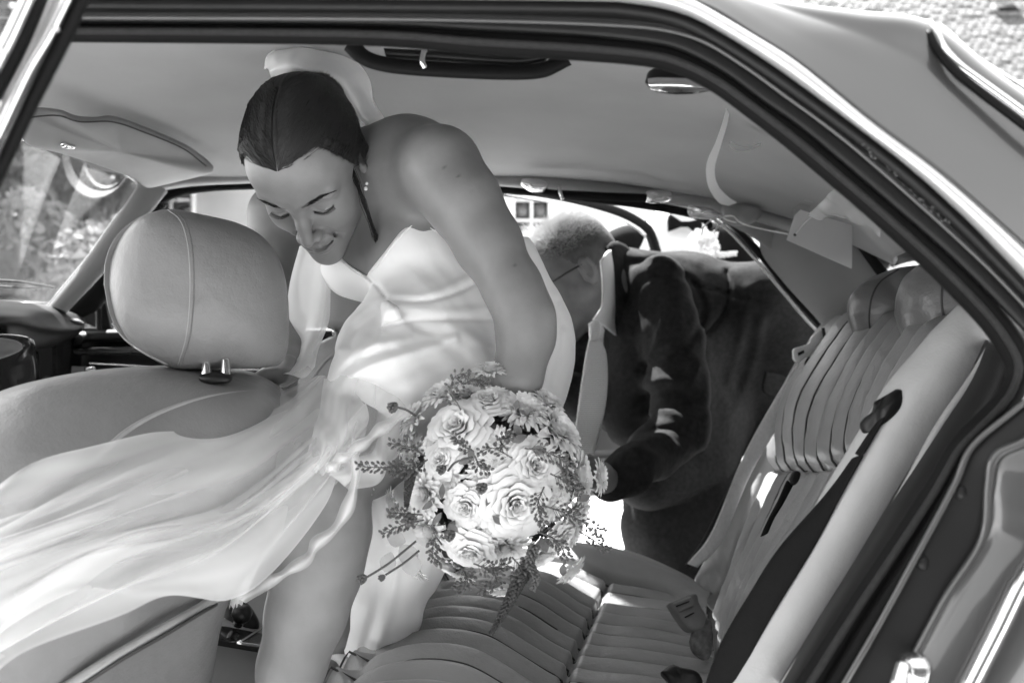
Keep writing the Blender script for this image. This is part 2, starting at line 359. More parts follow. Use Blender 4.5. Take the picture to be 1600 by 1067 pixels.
M['dress'] = mat('white_satin_crepe', .86, .62, noise=.015, nscale=9, bump=.12, bscale=900, bump2=.05, b2scale=30, sheen=.2, spec=.25, sub=.0)
M['tulle'] = mat('white_tulle', .88, .8, noise=.03, nscale=12, trans=.90, transl=.35, facing=.55)
M['tulle2'] = mat('dense_white_tulle', .84, .8, noise=.03, nscale=12, trans=.25, transl=.4, facing=.8)
M['veil'] = mat('layered_white_veil', .86, .8, noise=.04, nscale=40, trans=.22, transl=.3, stretch=(1, 1, 1))
M['pearl'] = mat('pearl', .8, .15, coat=1)
M['teeth'] = mat('tooth_enamel', .7, .25)
M['suit'] = mat('dark_suit_wool', .026, .9, noise=.25, nscale=90, bump=.7, bscale=500, spec=.08)
M['suit2'] = mat('black_wool', .006, .9, noise=.1, nscale=60, bump=.35, bscale=900, spec=.1)
M['seam'] = mat('suit_seam', .008, .9, noise=.1, nscale=50)
M['shirt'] = mat('white_cotton_shirt', .75, .8, noise=.02, nscale=20, bump=.15, bscale=800, transl=.1)
M['ribbon'] = mat('white_satin_ribbon', .78, .35, noise=.03, nscale=40, transl=.2)
M['card'] = mat('pale_paper_card', .55, .7, noise=.03, nscale=20)
M['cello'] = mat('clear_cellophane', .5, .15, trans=.8, facing=.9, noise=.02, spec=.8)
M['petal'] = mat('white_petals', .86, .6, noise=.04, nscale=60, transl=.10, bump=.15, bscale=300)
M['petal2'] = mat('cream_petals', .76, .6, noise=.06, nscale=60, transl=.10, bump=.15, bscale=300)
M['petal3'] = mat('flower_heart', .25, .8, noise=.4, nscale=300, bump=.5, bscale=400)
M['leafd'] = mat('dark_green_leaf', .14, .5, noise=.35, nscale=60, transl=.2)
M['spike'] = mat('dark_speedwell_spike', .03, .7, noise=.6, nscale=260)
M['loose'] = mat('pale_dry_petals', .34, .8, noise=.1, nscale=60)
M['stem'] = mat('plant_stem', .06, .6, noise=.2, nscale=60)
M['bud'] = mat('dark_flower_buds', .085, .6, noise=.4, nscale=200)
M['foliage'] = mat('tree_foliage', .11, .6, noise=.5, nscale=1.2, transl=.3)
M['foliage2'] = mat('pale_shrub_foliage', .24, .6, noise=.5, nscale=2.2, transl=.35)  # paler leaves put light into shrubs, as backlit trees came out too dark
M['bark'] = mat('tree_bark', .09, .9, noise=.4, nscale=8, bump=.8, bscale=20)
M['render'] = mat('pale_wall_render', .60, .9, noise=.06, nscale=2, bump=.3, bscale=60)
M['winframe'] = mat('white_window_paint', .75, .5, noise=.03, nscale=10)
M['pane'] = mat('dark_window_pane', .03, .08, noise=.2, nscale=2, coat=.5)
M['wood'] = mat('weathered_fence_wood', .10, .85, noise=.35, nscale=14, bump=.5, bscale=60)
M['gravel'] = mat('pale_gravel_ground', .42, .95, noise=.3, nscale=26, bump=.9, bscale=70)
M['tile'] = mat('pale_roof_tiles', .075, .8, noise=.15, nscale=5, bump=.5, bscale=40)
M['whiteshoe'] = mat('white_leather_shoe', .8, .4, noise=.03, nscale=30)
# ---------------- ground and surroundings
gv = [(-150, -60, 0), (150, -60, 0), (150, 200, 0), (-150, 200, 0)]
link('ground', mesh(gv, [(0, 1, 2, 3)]), M['gravel'], kind='structure', smooth=False)
# house seen bright through the far doors
hs = thing('house', 'bright rendered house across the yard with a paned window above the man\'s head', 'house', (-1.0, 15, 0))
def boxm(c, e):
    a = Acc(); a.box(c, e); return a.mesh()
def wallwin(parent, x, y, z, w_, h_, nx, ny):
    f = Acc(); t = .07
    f.box((x, y-.03, z+h_/2), (w_+t, .1, t)); f.box((x, y-.03, z-h_/2), (w_+t, .1, t)); f.box((x-w_/2, y-.031, z), (t, .1, h_-t)); f.box((x+w_/2, y-.031, z), (t, .1, h_-t))
    for i in range(1, nx): f.box((x-w_/2+w_*i/nx, y-.02, z), (.035, .05, h_-t))
    for i in range(1, ny): f.box((x, y-.022, z-h_/2+h_*i/ny), (w_-t, .046, .035))
    wf = link('window', f.mesh(), M['winframe'], parent, smooth=False)
    for i in range(nx):
        for j in range(ny): link('pane', boxm((x-w_/2+w_*(i+.5)/nx, y+.0, z-h_/2+h_*(j+.5)/ny), (w_/nx-.04, .012, h_/ny-.04)), M['pane'], wf, smooth=False)
link('wall', boxm((-1.5, 18, 2.6), (13, 6, 5.2)), M['render'], hs, smooth=False)
link('roof', mesh([(-8.4, 14.6, 5.2), (5.4, 14.6, 5.2), (5.4, 21.4, 5.2), (-8.4, 21.4, 5.2), (-8.4, 18, 8), (5.4, 18, 8)], [(0, 1, 5, 4), (2, 3, 4, 5), (0, 4, 3), (1, 2, 5), (3, 2, 1, 0)]), M['tile'], hs, smooth=False)
for (wx, wz) in ((.32, 3.2), (-5.6, 3.2), (-2.6, 3.2), (3.4, 3.2), (-5.6, 1.3), (3.4, 1.3)): wallwin(hs, wx, 14.97, wz, .75 if wx != .32 else .62, 1.0, 2, 3)
link('door', boxm((-1.4, 14.97, 1.05), (1.0, .12, 2.1)), M['wood'], hs, smooth=False)
# tiled roof at top right
h2 = thing('house', 'steep tiled house roof with a small dark skylight behind the parked car', 'house', (9, 15, 0))
link('wall', boxm((10.5, 19.4, 2.7), (12, 7, 5.4)), M['render'], h2, smooth=False)
r0 = np.array([4.2, 15.4, 5.4]); r1 = np.array([17, 15.4, 5.4]); up = np.array([0, 2.05, 2.2])
link('roof', mesh([r0, r1, r1+up, r0+up, r0+(0, 8, 0), r1+(0, 8, 0)], [(0, 1, 2, 3), (3, 2, 5, 4), (0, 3, 4), (1, 5, 2), (0, 4, 5, 1)]), M['tile'], h2, smooth=False)
a = Acc(); un = up/np.linalg.norm(up); nn = np.array([0, -un[2], un[1]]); Rr = np.stack([np.array([1, 0, 0]), un, -np.cross(un, [1, 0, 0])*1.0], 1)
for j in range(24):
    for i in range(80):
        if rnd.random() < .004: continue
        c = r0+np.array([.1+i*.158+(j % 2)*.06, 0, 0])+un*(.07+j*.125)+nn*(.03+rnd.random()*.014)
        a.box(c, (.15, .14, .03), Rr)
link('roof_tiles', a.mesh(), M['tile'], h2, smooth=False, kind='stuff')
sky_c = r0+np.array([5.02, 0, 0])+un*2.42+nn*.08
a = Acc(); a.box(sky_c, (.44, .36, .1), Rr); link('skylight_frame', a.mesh(), M['wood'], h2, smooth=False)
a = Acc(); a.box(sky_c+nn*.06, (.36, .28, .02), Rr); link('skylight_pane', a.mesh(), M['rubber'], h2, smooth=False)
a = Acc(); a.box(r0+np.array([6.4, -.08, -.04]), (12.9, .12, .1)); link('gutter', a.mesh(), M['winframe'], h2, smooth=False)
# trees
def tree(loc, h, rad, label, m, nleaf, seed, leaf=.12, trunk_h=None, squash=.9):
    r = np.random.RandomState(seed); t = thing('tree', label, 'tree', loc, 'trees and shrubs beyond the windscreen'); L = np.array(loc); th = trunk_h or h*.45
    k = Acc(); k.add(*tubemesh(np.array([L+(0, 0, -.05), L+(.05, 0, th*.5), L+(.1, .1, th), L+(.1, 0, h*.75)]), [.16*h/5, .12*h/5, .09*h/5, .03], 8))
    cl = []
    for i in range(16):
        v = r.randn(3); v /= np.linalg.norm(v); c = L+np.array([0, 0, h-rad*squash])+v*np.array([rad, rad, rad*squash])*r.uniform(.3, .95); cl.append((c, rad*r.uniform(.28, .5)))
        k.add(*tubemesh(np.array([L+(.08, 0, th*.9), (L+(.08, 0, th*.9)+c)/2+(0, 0, .15), c]), [.05*h/5, .03, .012], 5))
    link('trunk', k.mesh(), M['bark'], t)
    N = nleaf; ci = r.randint(0, len(cl), N); C = np.array([cl[i][0] for i in ci]); RR = np.array([cl[i][1] for i in ci])
    v = r.randn(N, 3); v /= np.linalg.norm(v, axis=1, keepdims=True); C = C+v*(RR*r.uniform(.55, 1.05, N)**.6)[:, None]
    a_ = r.randn(N, 3); a_ /= np.linalg.norm(a_, axis=1, keepdims=True); b_ = np.cross(a_, r.randn(N, 3)); b_ /= np.linalg.norm(b_, axis=1, keepdims=True)
    s = leaf*r.uniform(.5, 1.2, N)[:, None]; V = np.stack([C-a_*s, C+b_*s*.45, C+a_*s, C-b_*s*.45], 1).reshape(-1, 3)
    link('crown', meshnp(V, np.arange(4*N).reshape(N, 4)), m, t, smooth=False)
tree((-7.2, 12, 0), 6.5, 2.6, 'tall dark leafy tree seen through the top left of the windscreen', M['foliage'], 22000, 1)
tree((-6.15, 13.5, 0), 5.5, 1.5, 'dark tree beside the bright house, left of the headrest', M['foliage'], 16000, 2)
tree((-5.6, 9.2, 0), 2.5, 1.15, 'pale sunlit shrub low in the middle of the windscreen', M['foliage2'], 14000, 3, .07, .6)
tree((-4.35, 9.6, 0), 2.3, .95, 'pale shrub at the right edge of the windscreen', M['foliage2'], 11000, 4, .07, .6)
tree((-10.5, 15, 0), 8, 3.2, 'largest dark tree at the far left edge', M['foliage'], 20000, 5)
tree((6.2, 10.5, 0), 1.9, .85, 'low pale bush seen through the rear window', M['foliage2'], 9000, 6, .07, .5)
# garden fence
fe = thing('garden_fence', 'dark weathered board fence seen through the bottom of the windscreen', 'fence', (-5, 8, 0))
for i in range(26):
    hh = 1.25+.02*rnd.random(); x = -8.2+i*.2
    link('board', boxm((x, 8+rnd.uniform(-.01, .01), hh/2), (.17, .025, hh)), M['wood'], fe, smooth=False)
for z in (.3, 1.28): link('rail', boxm((-5.7, 7.95, z), (5.4, .05, .09)), M['wood'], fe, smooth=False)
for x in (-8.3, -5.7, -3.1): link('post', boxm((x, 7.9, .75), (.12, .12, 1.5)), M['wood'], fe, smooth=False)
# striped garden parasol and a pointed shed roof, at the left of the windscreen
sh = thing('garden_shed', 'dark peaked garden shed behind the fence, lower left of the windscreen', 'shed', (-5.0, 8.9, 0))
link('wall', boxm((-4.85, 9.2, .75), (.9, .8, 1.5)), M['wood'], sh, smooth=False)
link('roof', mesh([(-5.35, 8.7, 1.5), (-4.35, 8.7, 1.5), (-4.85, 8.7, 2.25), (-5.35, 9.7, 1.5), (-4.35, 9.7, 1.5), (-4.85, 9.7, 2.25)], [(0, 1, 2), (5, 4, 3), (0, 2, 5, 3), (1, 4, 5, 2), (0, 3, 4, 1)]), M['wood'], sh, smooth=False)

# unseen leafy screen, added behind the camera to cut the frontal light
hg = thing('light_screen', 'unseen dark leafy screen added behind the camera to cut frontal light', 'light_screen', (0, -2.6, 0))
r = np.random.RandomState(5); N = 26000; face = r.rand(N); C = np.stack([r.uniform(-7, 7, N), np.where(face < .7, -2.6+r.uniform(-.10, .06, N), r.uniform(-3.6, -2.6, N)), np.where(face < .7, r.uniform(0, 2.5, N), 2.5+r.uniform(-.1, .05, N))], 1)
a_ = r.randn(N, 3); a_ /= np.linalg.norm(a_, axis=1, keepdims=True); b_ = np.cross(a_, r.randn(N, 3)); b_ /= np.linalg.norm(b_, axis=1, keepdims=True); V = np.stack([C-a_*.09, C+b_*.05, C+a_*.09, C-b_*.05], 1).reshape(-1, 3)
link('leaves', meshnp(V, np.arange(4*N).reshape(N, 4)), M['foliage'], hg, smooth=False, kind='stuff'); link('branches', boxm((0, -3.1, 1.2), (14, .9, 2.4)), M['bark'], hg, smooth=False)
# ================= the car =================
car = thing('car', 'dark grey classic saloon car with its rear doors open and pale leather seats', 'car', (.1, 1.45, 0))
# ---- headliner and roof skin
def roofrow(d, dy=0): return d
HR = [[(-160, 40, .80), (350, 30, .80), (800, 22, .79), (1040, 60, .79), (1300, 250, .80), (1480, 420, .82)],
      [(-60, 0, 1.1), (400, 14, 1.1), (800, 20, 1.1), (1060, 70, 1.1), (1290, 215, 1.1), (1440, 375, 1.1)],
      [(-20, 110, 1.45), (380, 130, 1.5), (780, 132, 1.5), (1050, 160, 1.5), (1270, 245, 1.5), (1420, 390, 1.45)],
      [(60, 200, 1.75), (340, 222, 1.85), (780, 222, 1.85), (1050, 246, 1.85), (1255, 300, 1.85), (1400, 400, 1.75)],
      [(150, 262, 1.95), (280, 282, 2.08), (520, 272, 2.12), (780, 274, 2.12), (1050, 300, 2.1), (1245, 350, 2.06), (1390, 420, 1.95)][:1]+[(300, 276, 2.1), (780, 272, 2.12), (1050, 296, 2.1), (1245, 342, 2.05), (1400, 410, 1.9)]]
headl = grid('headliner', HR, M['headliner'], car, 60, 110, thick=.012, noise=.0016, nsc=7)
# ---- outer roof and quarter panel: curved steel seen at the top right
RP = [[(-120, -60, .74), (500, -46, .74), (900, -34, .74), (1000, -22, .74), (1100, 9, .74), (1173, 52, .74), (1250, 101, .74), (1362, 191, .74), (1475, 277, .745), (1600, 390, .75), (1760, 540, .76)],
      [(-120, -110, .75), (500, -90, .75), (900, -72, .75), (1010, -50, .752), (1120, -8, .755), (1200, 36, .755), (1280, 78, .755), (1400, 146, .76), (1520, 224, .765), (1680, 332, .77), (1850, 450, .78)],
      [(-120, -110, 0.775), (500, -90, 0.775), (900, -70, 0.775), (1030, -44, 0.775), (1150, -8, 0.775), (1240, 24, 0.775), (1330, 54, 0.775), (1430, 96, 0.780), (1540, 156, 0.785), (1700, 246, 0.795), (1850, 334, 0.805)],
      [(-120, -96, 0.802), (500, -80, 0.802), (900, -60, 0.802), (1040, -30, 0.802), (1150, -6, 0.802), (1240, 8, 0.802), (1340, 20, 0.802), (1452, 38, 0.802), (1560, 118, 0.812), (1700, 215, 0.822), (1850, 310, 0.832)],
      [(-120, -72, 0.925), (500, -56, 0.925), (900, -36, 0.925), (1040, -6, 0.925), (1150, 18, 0.925), (1240, 32, 0.925), (1340, 44, 0.925), (1452, 62, 0.925), (1560, 142, 0.935), (1700, 239, 0.945), (1850, 334, 0.955)],
      [(-120, -10, 1.45), (500, -10, 1.5), (900, 10, 1.5), (1040, 36, 1.5), (1150, 40, 1.5), (1240, 52, 1.5), (1330, 70, 1.5), (1430, 90, 1.5), (1520, 150, 1.5), (1640, 240, 1.5), (1760, 330, 1.5)]]
grid('roof_skin', RP, M['paint'], car, 60, 120, thick=.003)
RP2 = [RP[5], [(-60, 120, 1.85), (400, 135, 1.9), (800, 135, 1.9), (1000, 165, 1.9), (1080, 180, 1.9), (1140, 190, 1.9), (1200, 205, 1.9), (1260, 235, 1.9), (1320, 280, 1.9), (1400, 340, 1.9), (1480, 400, 1.9)],
       [(130, 235, 2.05), (320, 262, 2.2), (700, 262, 2.2), (900, 268, 2.2), (1000, 275, 2.2), (1060, 285, 2.2), (1120, 296, 2.2), (1180, 312, 2.2), (1240, 330, 2.18), (1320, 375, 2.15), (1400, 420, 2.1)]]
grid('roof_skin', RP2, M['paint'], car, 30, 90, thick=.003)
# ---- near door aperture: edge highlight in pale metal, gutter, flange, thin bead, rubber seal (each a moulding)
def D(p, d): return [(x, y, d) for x, y in p]
H1 = [(-100, -60), (400, -50), (900, -36), (1000, -22), (1060, -8), (1100, 9), (1173, 52), (1250, 101), (1362, 191), (1475, 277), (1600, 390), (1720, 510)]
H0 = [(-100, -4), (400, -2), (900, 2), (1000, 8), (1060, 20), (1106, 40), (1173, 80), (1250, 133), (1400, 246), (1494, 328), (1570, 404), (1690, 530)]
T0 = [(-100, 27), (140, 28), (560, 30), (800, 34), (960, 40), (1040, 48), (1100, 66), (1160, 102), (1220, 145), (1340, 236), (1524, 400), (1640, 520)]
G0_ = [(-100, 8), (140, 8), (560, 10), (900, 16), (1000, 24), (1070, 42), (1120, 66), (1230, 140), (1340, 222), (1500, 358), (1660, 520)]
O0 = [(-100, 36), (140, 36), (560, 39), (750, 48), (900, 56), (1000, 66), (1060, 78), (1130, 114), (1190, 158), (1250, 200), (1320, 258), (1390, 318), (1475, 392), (1540, 455), (1590, 515), (1612, 560), (1602, 611), (1573, 650), (1520, 693), (1488, 755), (1445, 824), (1355, 959), (1270, 1100)]
I0 = [(-100, 60), (140, 61), (560, 67), (750, 84), (900, 93), (1000, 101), (1060, 114), (1110, 138), (1160, 173), (1224, 225), (1287, 278), (1350, 332), (1422, 398), (1480, 455), (1530, 508), (1556, 545), (1572, 579), (1566, 608), (1532, 645), (1492, 690), (1450, 755), (1410, 815), (1320, 950), (1220, 1100)]
band('door_flange', D(H0, .755), D([(x, y) for x, y in G0_], .765), .016, M['frame'], car, 90, e=3)
band('roof_edge_highlight', D(H1, .738), D(H0, .742), .022, M['gutter'], car, 90, e=2.2)  # bright band stands for sky reflected along the painted roof edge
band('drip_channel', D(G0_, .77), D(T0, .768), .010, M['frame'], car, 90, e=2.5)
tube('bead_trim', D(T0, .757), .0016, M['paint'], car, 160, 8)
O00 = [(x, y) for x, y in O0[:16]]
band('flange_strip', D(T0, .772), D([(-100, 36), (140, 36), (560, 39), (750, 48), (900, 56), (1000, 66), (1060, 78), (1130, 114), (1190, 158), (1250, 200), (1320, 258), (1390, 318), (1475, 392), (1540, 455), (1640, 560)], .772), .008, M['frame'], car, 90, e=3)
band('door_seal', D(O0, .775), D(I0, .79), .020, M['rubber'], car, 170, 18, e=2.4)
ctr = [((a_[0]+b_[0])/2, (a_[1]+b_[1])/2) for a_, b_ in zip(arc(D(O0, 1), 60), arc(D(I0, 1), 60))]
tube('seal_bead', D(ctr, .768), .0032, M['flock'], car, 160, 8)
# dust specks on the roof edge
a = Acc()
for i in range(30):
    t = rnd.random(); x = 1345+150*t; y = 232+138*t+rnd.uniform(-5, 5); p = P(x, y-6, .742); s = rnd.uniform(.0006, .0016); a.box(p, (s, s, s))
link('paint_blisters', a.mesh(), M['paint'], car, kind='stuff')
# ---- sill side: dark step, painted jamb, chrome striker, outer quarter panel
L1 = [(1640, 600), (1580, 645), (1518, 699), (1490, 760), (1419, 892), (1365, 990), (1300, 1100)]
L2 = [(1660, 650), (1600, 690), (1555, 714), (1545, 764), (1536, 843), (1482, 929), (1437, 1012), (1390, 1100)]
L3 = [(1800, 700), (1720, 760), (1660, 800), (1640, 850), (1600, 892), (1556, 980), (1512, 1067), (1480, 1130)]
L4 = [(1900, 760), (1800, 860), (1740, 900), (1700, 960), (1680, 1000), (1650, 1050), (1610, 1110), (1590, 1160)]
band('seal_channel', D([(1573, 650), (1520, 693), (1488, 755), (1445, 824), (1355, 959), (1270, 1100)], .77), D([(1600, 640), (1530, 700), (1495, 760), (1425, 892), (1370, 990), (1300, 1100)], .765), .012, M['rubber'], car, 60)
band('jamb_panel', D(L1, .758), D(L2, .745), .008, M['frame'], car, 70, e=4)
tube('jamb_bead', D(L1, .750), .0026, M['paint'], car, 80)
tube('jamb_bead', D(L2, .738), .0040, M['paint'], car, 80)
band('quarter_panel', D(L2, .742), D(L3, .715), .02, M['paint'], car, 70, e=2.6)
band('quarter_panel', D(L3, .715), D(L4, .72), .03, M['paint'], car, 70, e=2)
band('quarter_highlight', D([(x-8, y) for x, y in L3], .70), D([(x+14, y+4) for x, y in L3], .70), .014, M['chrome'], car, 70)  # chrome strip added to draw the bright highlight along the quarter panel
pillow('door_striker', D([(1405, 1040), (1412, 1022), (1435, 1018), (1452, 1028), (1450, 1060), (1440, 1085), (1410, 1085)], .735), .03, M['chrome'], car, 32, 8)
tube('striker_pin', [(1412, 1035, .72), (1400, 1075, .71)], .006, M['chrome'], car, 8, 10)
for i in range(2): pillow('jamb_plug', D([(1502+i*-60+math.cos(t)*9, 770+i*110+math.sin(t)*12) for t in np.linspace(0, 6.28, 9)[:-1]], .752), .006, M['frame'], car, 20, 5)
# ---- open near door frame at the upper left
dr = band('rear_door', [(118, -14, .60), (82, 61, .60), (46, 133, .60), (0, 232, .60), (-40, 320, .60)], [(147, -14, .605), (117, 56, .605), (85, 120, .605), (57, 174, .605), (9, 276, .605), (-34, 366, .605)], .022, M['rubber'], car, 40, label='dark rubber edged frame of the open door')
band('window_channel', [(78, -14, .585), (43, 71, .585), (0, 155, .585), (-40, 232, .585)], [(120, -14, .59), (91, 46, .59), (47, 133, .59), (-2, 232, .59), (-40, 316, .59)], .018, M['steel'], dr, 40, e=3)
band('inner_strip', [(62, -14, .58), (24, 71, .58), (-12, 140, .58)], [(82, -14, .58), (45, 71, .58), (0, 159, .58)], .012, M['rubber'], dr, 30)
band('outer_trim', [(36, -14, .57), (4, 55, .57), (-30, 120, .57)], [(62, -14, .575), (24, 71, .575), (-12, 140, .575)], .014, M['chrome'], dr, 30)
tube('chrome_bead', [(112, -14, .572), (74, 62, .572), (40, 120, .572), (-8, 222, .572)], .0026, M['chrome'], dr, 40)
slab('window_pane', [(-200, -60, .60), (40, -60, .575), (4, 55, .57), (-60, 180, .57), (-200, 300, .60)], .004, M['glass'], dr)
for x, y in ((20, 10), (6, 82), (89, 47)): pillow('screw_head', D([(x+math.cos(t)*4, y+math.sin(t)*4) for t in np.linspace(0, 6.28, 9)[:-1]], .568), .004, M['steel'], dr, 12, 4)
# ---- far side: rail, pillars, seals, glass
band('cant_rail_trim', [(222, 292, 2.0), (262, 278, 2.06), (330, 272, 2.1), (560, 266, 2.13), (780, 269, 2.13), (1050, 296, 2.11), (1200, 330, 2.08), (1330, 376, 2.02)], [(228, 306, 2.0), (270, 294, 2.06), (340, 288, 2.1), (560, 283, 2.13), (780, 291, 2.13), (1050, 320, 2.11), (1200, 352, 2.08), (1330, 400, 2.02)], .03, M['vinyl'], car, 90, e=2.4)
band('window_seal', [(205, 330, 2.03), (240, 305, 2.08), (290, 292, 2.12), (390, 286, 2.15), (560, 284, 2.16), (780, 289, 2.16), (960, 306, 2.15), (1080, 327, 2.13), (1110, 345, 2.1)], [(222, 340, 2.03), (250, 320, 2.08), (300, 303, 2.12), (390, 297, 2.15), (560, 294, 2.16), (780, 303, 2.16), (960, 321, 2.15), (1080, 341, 2.13), (1108, 358, 2.1)], .02, M['rubber'], car, 80)
band('a_pillar_trim', [(216, 288, 2.0), (188, 330, 1.97), (142, 396, 1.93), (74, 484, 1.88)], [(262, 300, 2.02), (226, 346, 1.98), (176, 412, 1.94), (102, 488, 1.88)], .035, M['vinyl'], car, 40, e=2.2)
tube('windscreen_bead', [(36, 219, 1.5), (120, 243, 1.7), (195, 272, 1.95), (218, 291, 2.0), (213, 304, 1.99), (182, 340, 1.97), (136, 404, 1.93), (72, 481, 1.88)], .0032, M['chrome'], car, 80)
band('a_pillar_frame', [(238, 318, 2.05), (206, 358, 2.02), (160, 420, 2.0), (104, 486, 1.95)], [(262, 318, 2.08), (224, 362, 2.05), (166, 470, 2.02), (120, 500, 1.98)], .03, M['rubber'], car, 40)
slab('quarter_vent_panel', [(170, 410, 2.04), (150, 440, 2.04), (120, 500, 2.04), (175, 522, 2.04), (160, 450, 2.04)], .02, M['frame'], car)
grid('windscreen', [[(-260, 190, 1.2), (30, 215, 1.5), (140, 248, 1.8), (216, 280, 2.0)], [(-280, 340, 1.3), (0, 350, 1.62), (90, 365, 1.83), (170, 380, 1.96)], [(-300, 520, 1.4), (-40, 500, 1.7), (30, 490, 1.83), (76, 484, 1.9)]], M['dusty'], car, 16, 16, thick=.004)
band('vent_bar', [(148, 440, 2.03), (150, 515, 2.03)], [(158, 440, 2.03), (159, 515, 2.03)], .01, M['frame'], car, 12)
tube('vent_chrome', [(140, 470, 2.0), (152, 458, 2.0), (164, 449, 2.0)], .003, M['chrome'], car, 12)
slab('far_window_pane', [(160, 455, 2.1), (262, 318, 2.12), (320, 300, 2.14), (560, 292, 2.16), (560, 520, 2.16), (160, 520, 2.1)], .004, M['glass'], car)
# bonnet edge, wipers
bn = grid('bonnet', [[(-400, 474, 1.9), (-100, 474, 2.0), (60, 474, 2.1), (110, 480, 2.2)], [(-400, 472, 2.3), (-100, 470, 2.3), (40, 472, 2.35), (90, 478, 2.4)], [(-400, 500, 2.9), (-100, 500, 2.9), (0, 500, 2.9), (60, 500, 2.9)]], M['paint'], car, 16, 30, thick=.003)
tube('wiper_arm', [(-30, 438, 1.75), (30, 441, 1.85), (86, 450, 1.95)], .0035, M['blackplastic'], car, 20)
tube('wiper_blade', [(-30, 447, 1.78), (40, 450, 1.86), (70, 449, 1.93)], .003, M['blackplastic'], car, 20)
# ---- sun visor
vs = pillow('sun_visor', [(36, 176, 1.42), (62, 171, 1.45), (92, 174, 1.48), (120, 184, 1.52), (150, 186, 1.56), (178, 184, 1.6), (225, 200, 1.66), (285, 225, 1.76), (318, 246, 1.83), (334, 262, 1.86), (324, 270, 1.86), (285, 280, 1.86), (250, 288, 1.86), (228, 291, 1.86), (205, 276, 1.8), (150, 255, 1.7), (90, 236, 1.58), (36, 219, 1.46)], .02, M['vinyl'], car, 90, 10, e=4)
pillow('visor_clip', [(92, 227, 1.52), (100, 223, 1.52), (112, 225, 1.54), (118, 229, 1.55), (108, 231, 1.55)], .012, M['chrome'], vs, 20, 6)
tv = bvh(vs); seam('visor_edge_seam', tv, [(44, 184), (90, 181), (125, 191), (176, 191), (225, 207), (285, 232), (322, 260)], .0014, M['stitch'], vs, 50)
# swirl reflected in the windscreen, shaped as two sheer loops outside it
for k_, (ax, ay, rx, ry, wd) in enumerate(((150, 245, 52, 64, 10), (164, 250, 34, 44, 5))):
    pts = [(ax-rx*math.cos(t), ay+ry*math.sin(t), 2.35) for t in np.linspace(0, 2.6, 12)]
    o = grid('loop', [[(x, y, d) for x, y, d in pts], [(x+wd*.7, y-wd*.7, d+.03) for x, y, d in pts]], M['sheer'], None, 5, 50) if k_ else grid('reflection_loop', [[(x, y, d) for x, y, d in pts], [(x+wd, y-wd, d+.05) for x, y, d in pts]], M['sheer'], None, 6, 60)
    if k_ == 0: o['label'] = 'sheer loop outside the windscreen standing for a reflection under the sun visor'; o['category'] = 'ribbon'; rb0 = o
    else: o.parent = rb0
# ---- dashboard and front far door
grid('dashboard_top', [[(-200, 462, 1.5), (0, 474, 1.7), (70, 480, 1.85), (118, 494, 1.95), (132, 505, 1.97)], [(-200, 470, 1.35), (0, 486, 1.6), (70, 494, 1.78), (112, 502, 1.9), (131, 508, 1.95)], [(-200, 560, 1.3), (0, 510, 1.55), (60, 518, 1.72), (104, 519, 1.85), (126, 514, 1.93)], [(-200, 620, 1.4), (0, 560, 1.7), (60, 545, 1.85), (100, 532, 1.95), (118, 522, 1.98)]], M['dash'], car, 24, 40, thick=.01)
tube('dash_chrome_tip', [(112, 499, 1.88), (124, 503, 1.91), (129, 506, 1.93)], [.002, .005, .004], M['steel'], car, 12)
slab('dashboard_face', [(-200, 520, 1.66), (60, 520, 1.86), (112, 525, 1.98), (104, 640, 1.98), (-200, 760, 1.6)], .05, M['dash'], car)
pillow('instrument_housing', [(-60, 520, 1.5), (0, 521, 1.55), (30, 527, 1.58), (36, 540, 1.6), (40, 600, 1.6), (0, 622, 1.55), (-60, 650, 1.5)], .10, M['gloss'], car, 40, 8, e=6)
pillow('instrument_lens', [(-60, 528, 1.44), (0, 528, 1.49), (28, 534, 1.52), (32, 546, 1.53), (0, 560, 1.49), (-60, 575, 1.44)], .02, M['plastic'], car, 32, 6, e=5)
slab('glovebox_lid', [(54, 535, 1.83), (80, 532, 1.9), (82, 590, 1.9), (56, 600, 1.83)], .02, M['gloss'], car)
tube('dash_chrome_strip', [(-20, 628, 1.5), (20, 615, 1.6), (48, 590, 1.7)], .002, M['chrome'], car, 20)
slab('air_vent', [(60, 545, 1.82), (76, 543, 1.86), (77, 585, 1.86), (61, 590, 1.82)], .015, M['blackplastic'], car)
fd = slab('front_door', [(108, 515, 2.02), (130, 512, 2.05), (560, 512, 2.08), (560, 760, 2.08), (110, 760, 2.02)], .05, M['dash'], car, .01, label='black trimmed far front door card')
band('door_sill_pad', [(118, 520, 1.99), (180, 515, 2.03), (560, 512, 2.05)], [(118, 540, 1.99), (180, 534, 2.03), (560, 532, 2.05)], .04, M['dash'], fd, 40)
band('wood_capping', [(118, 542, 2.0), (560, 536, 2.04)], [(118, 556, 2.0), (560, 552, 2.04)], .02, M['gloss'], fd, 30)
band('chrome_strip', [(140, 566, 1.99), (200, 569, 2.01), (300, 574, 2.03), (560, 578, 2.03)], [(140, 569, 1.99), (200, 572, 2.01), (300, 577, 2.03), (560, 581, 2.03)], .008, M['chrome'], fd, 30)
pillow('door_release', [(132, 575, 1.97), (143, 573, 1.98), (149, 574, 1.98), (149, 588, 1.98), (133, 591, 1.97)], .02, M['chrome'], fd, 24, 6, e=5)
slab('door_pull_panel', [(108, 572, 1.99), (133, 572, 1.99), (133, 600, 1.99), (108, 602, 1.99)], .01, M['plastic'], fd)
slab('door_mirror', [(160, 494, 2.2), (170, 492, 2.2), (178, 500, 2.2), (182, 512, 2.2), (160, 513, 2.2)], .05, M['steel'], fd, .004)
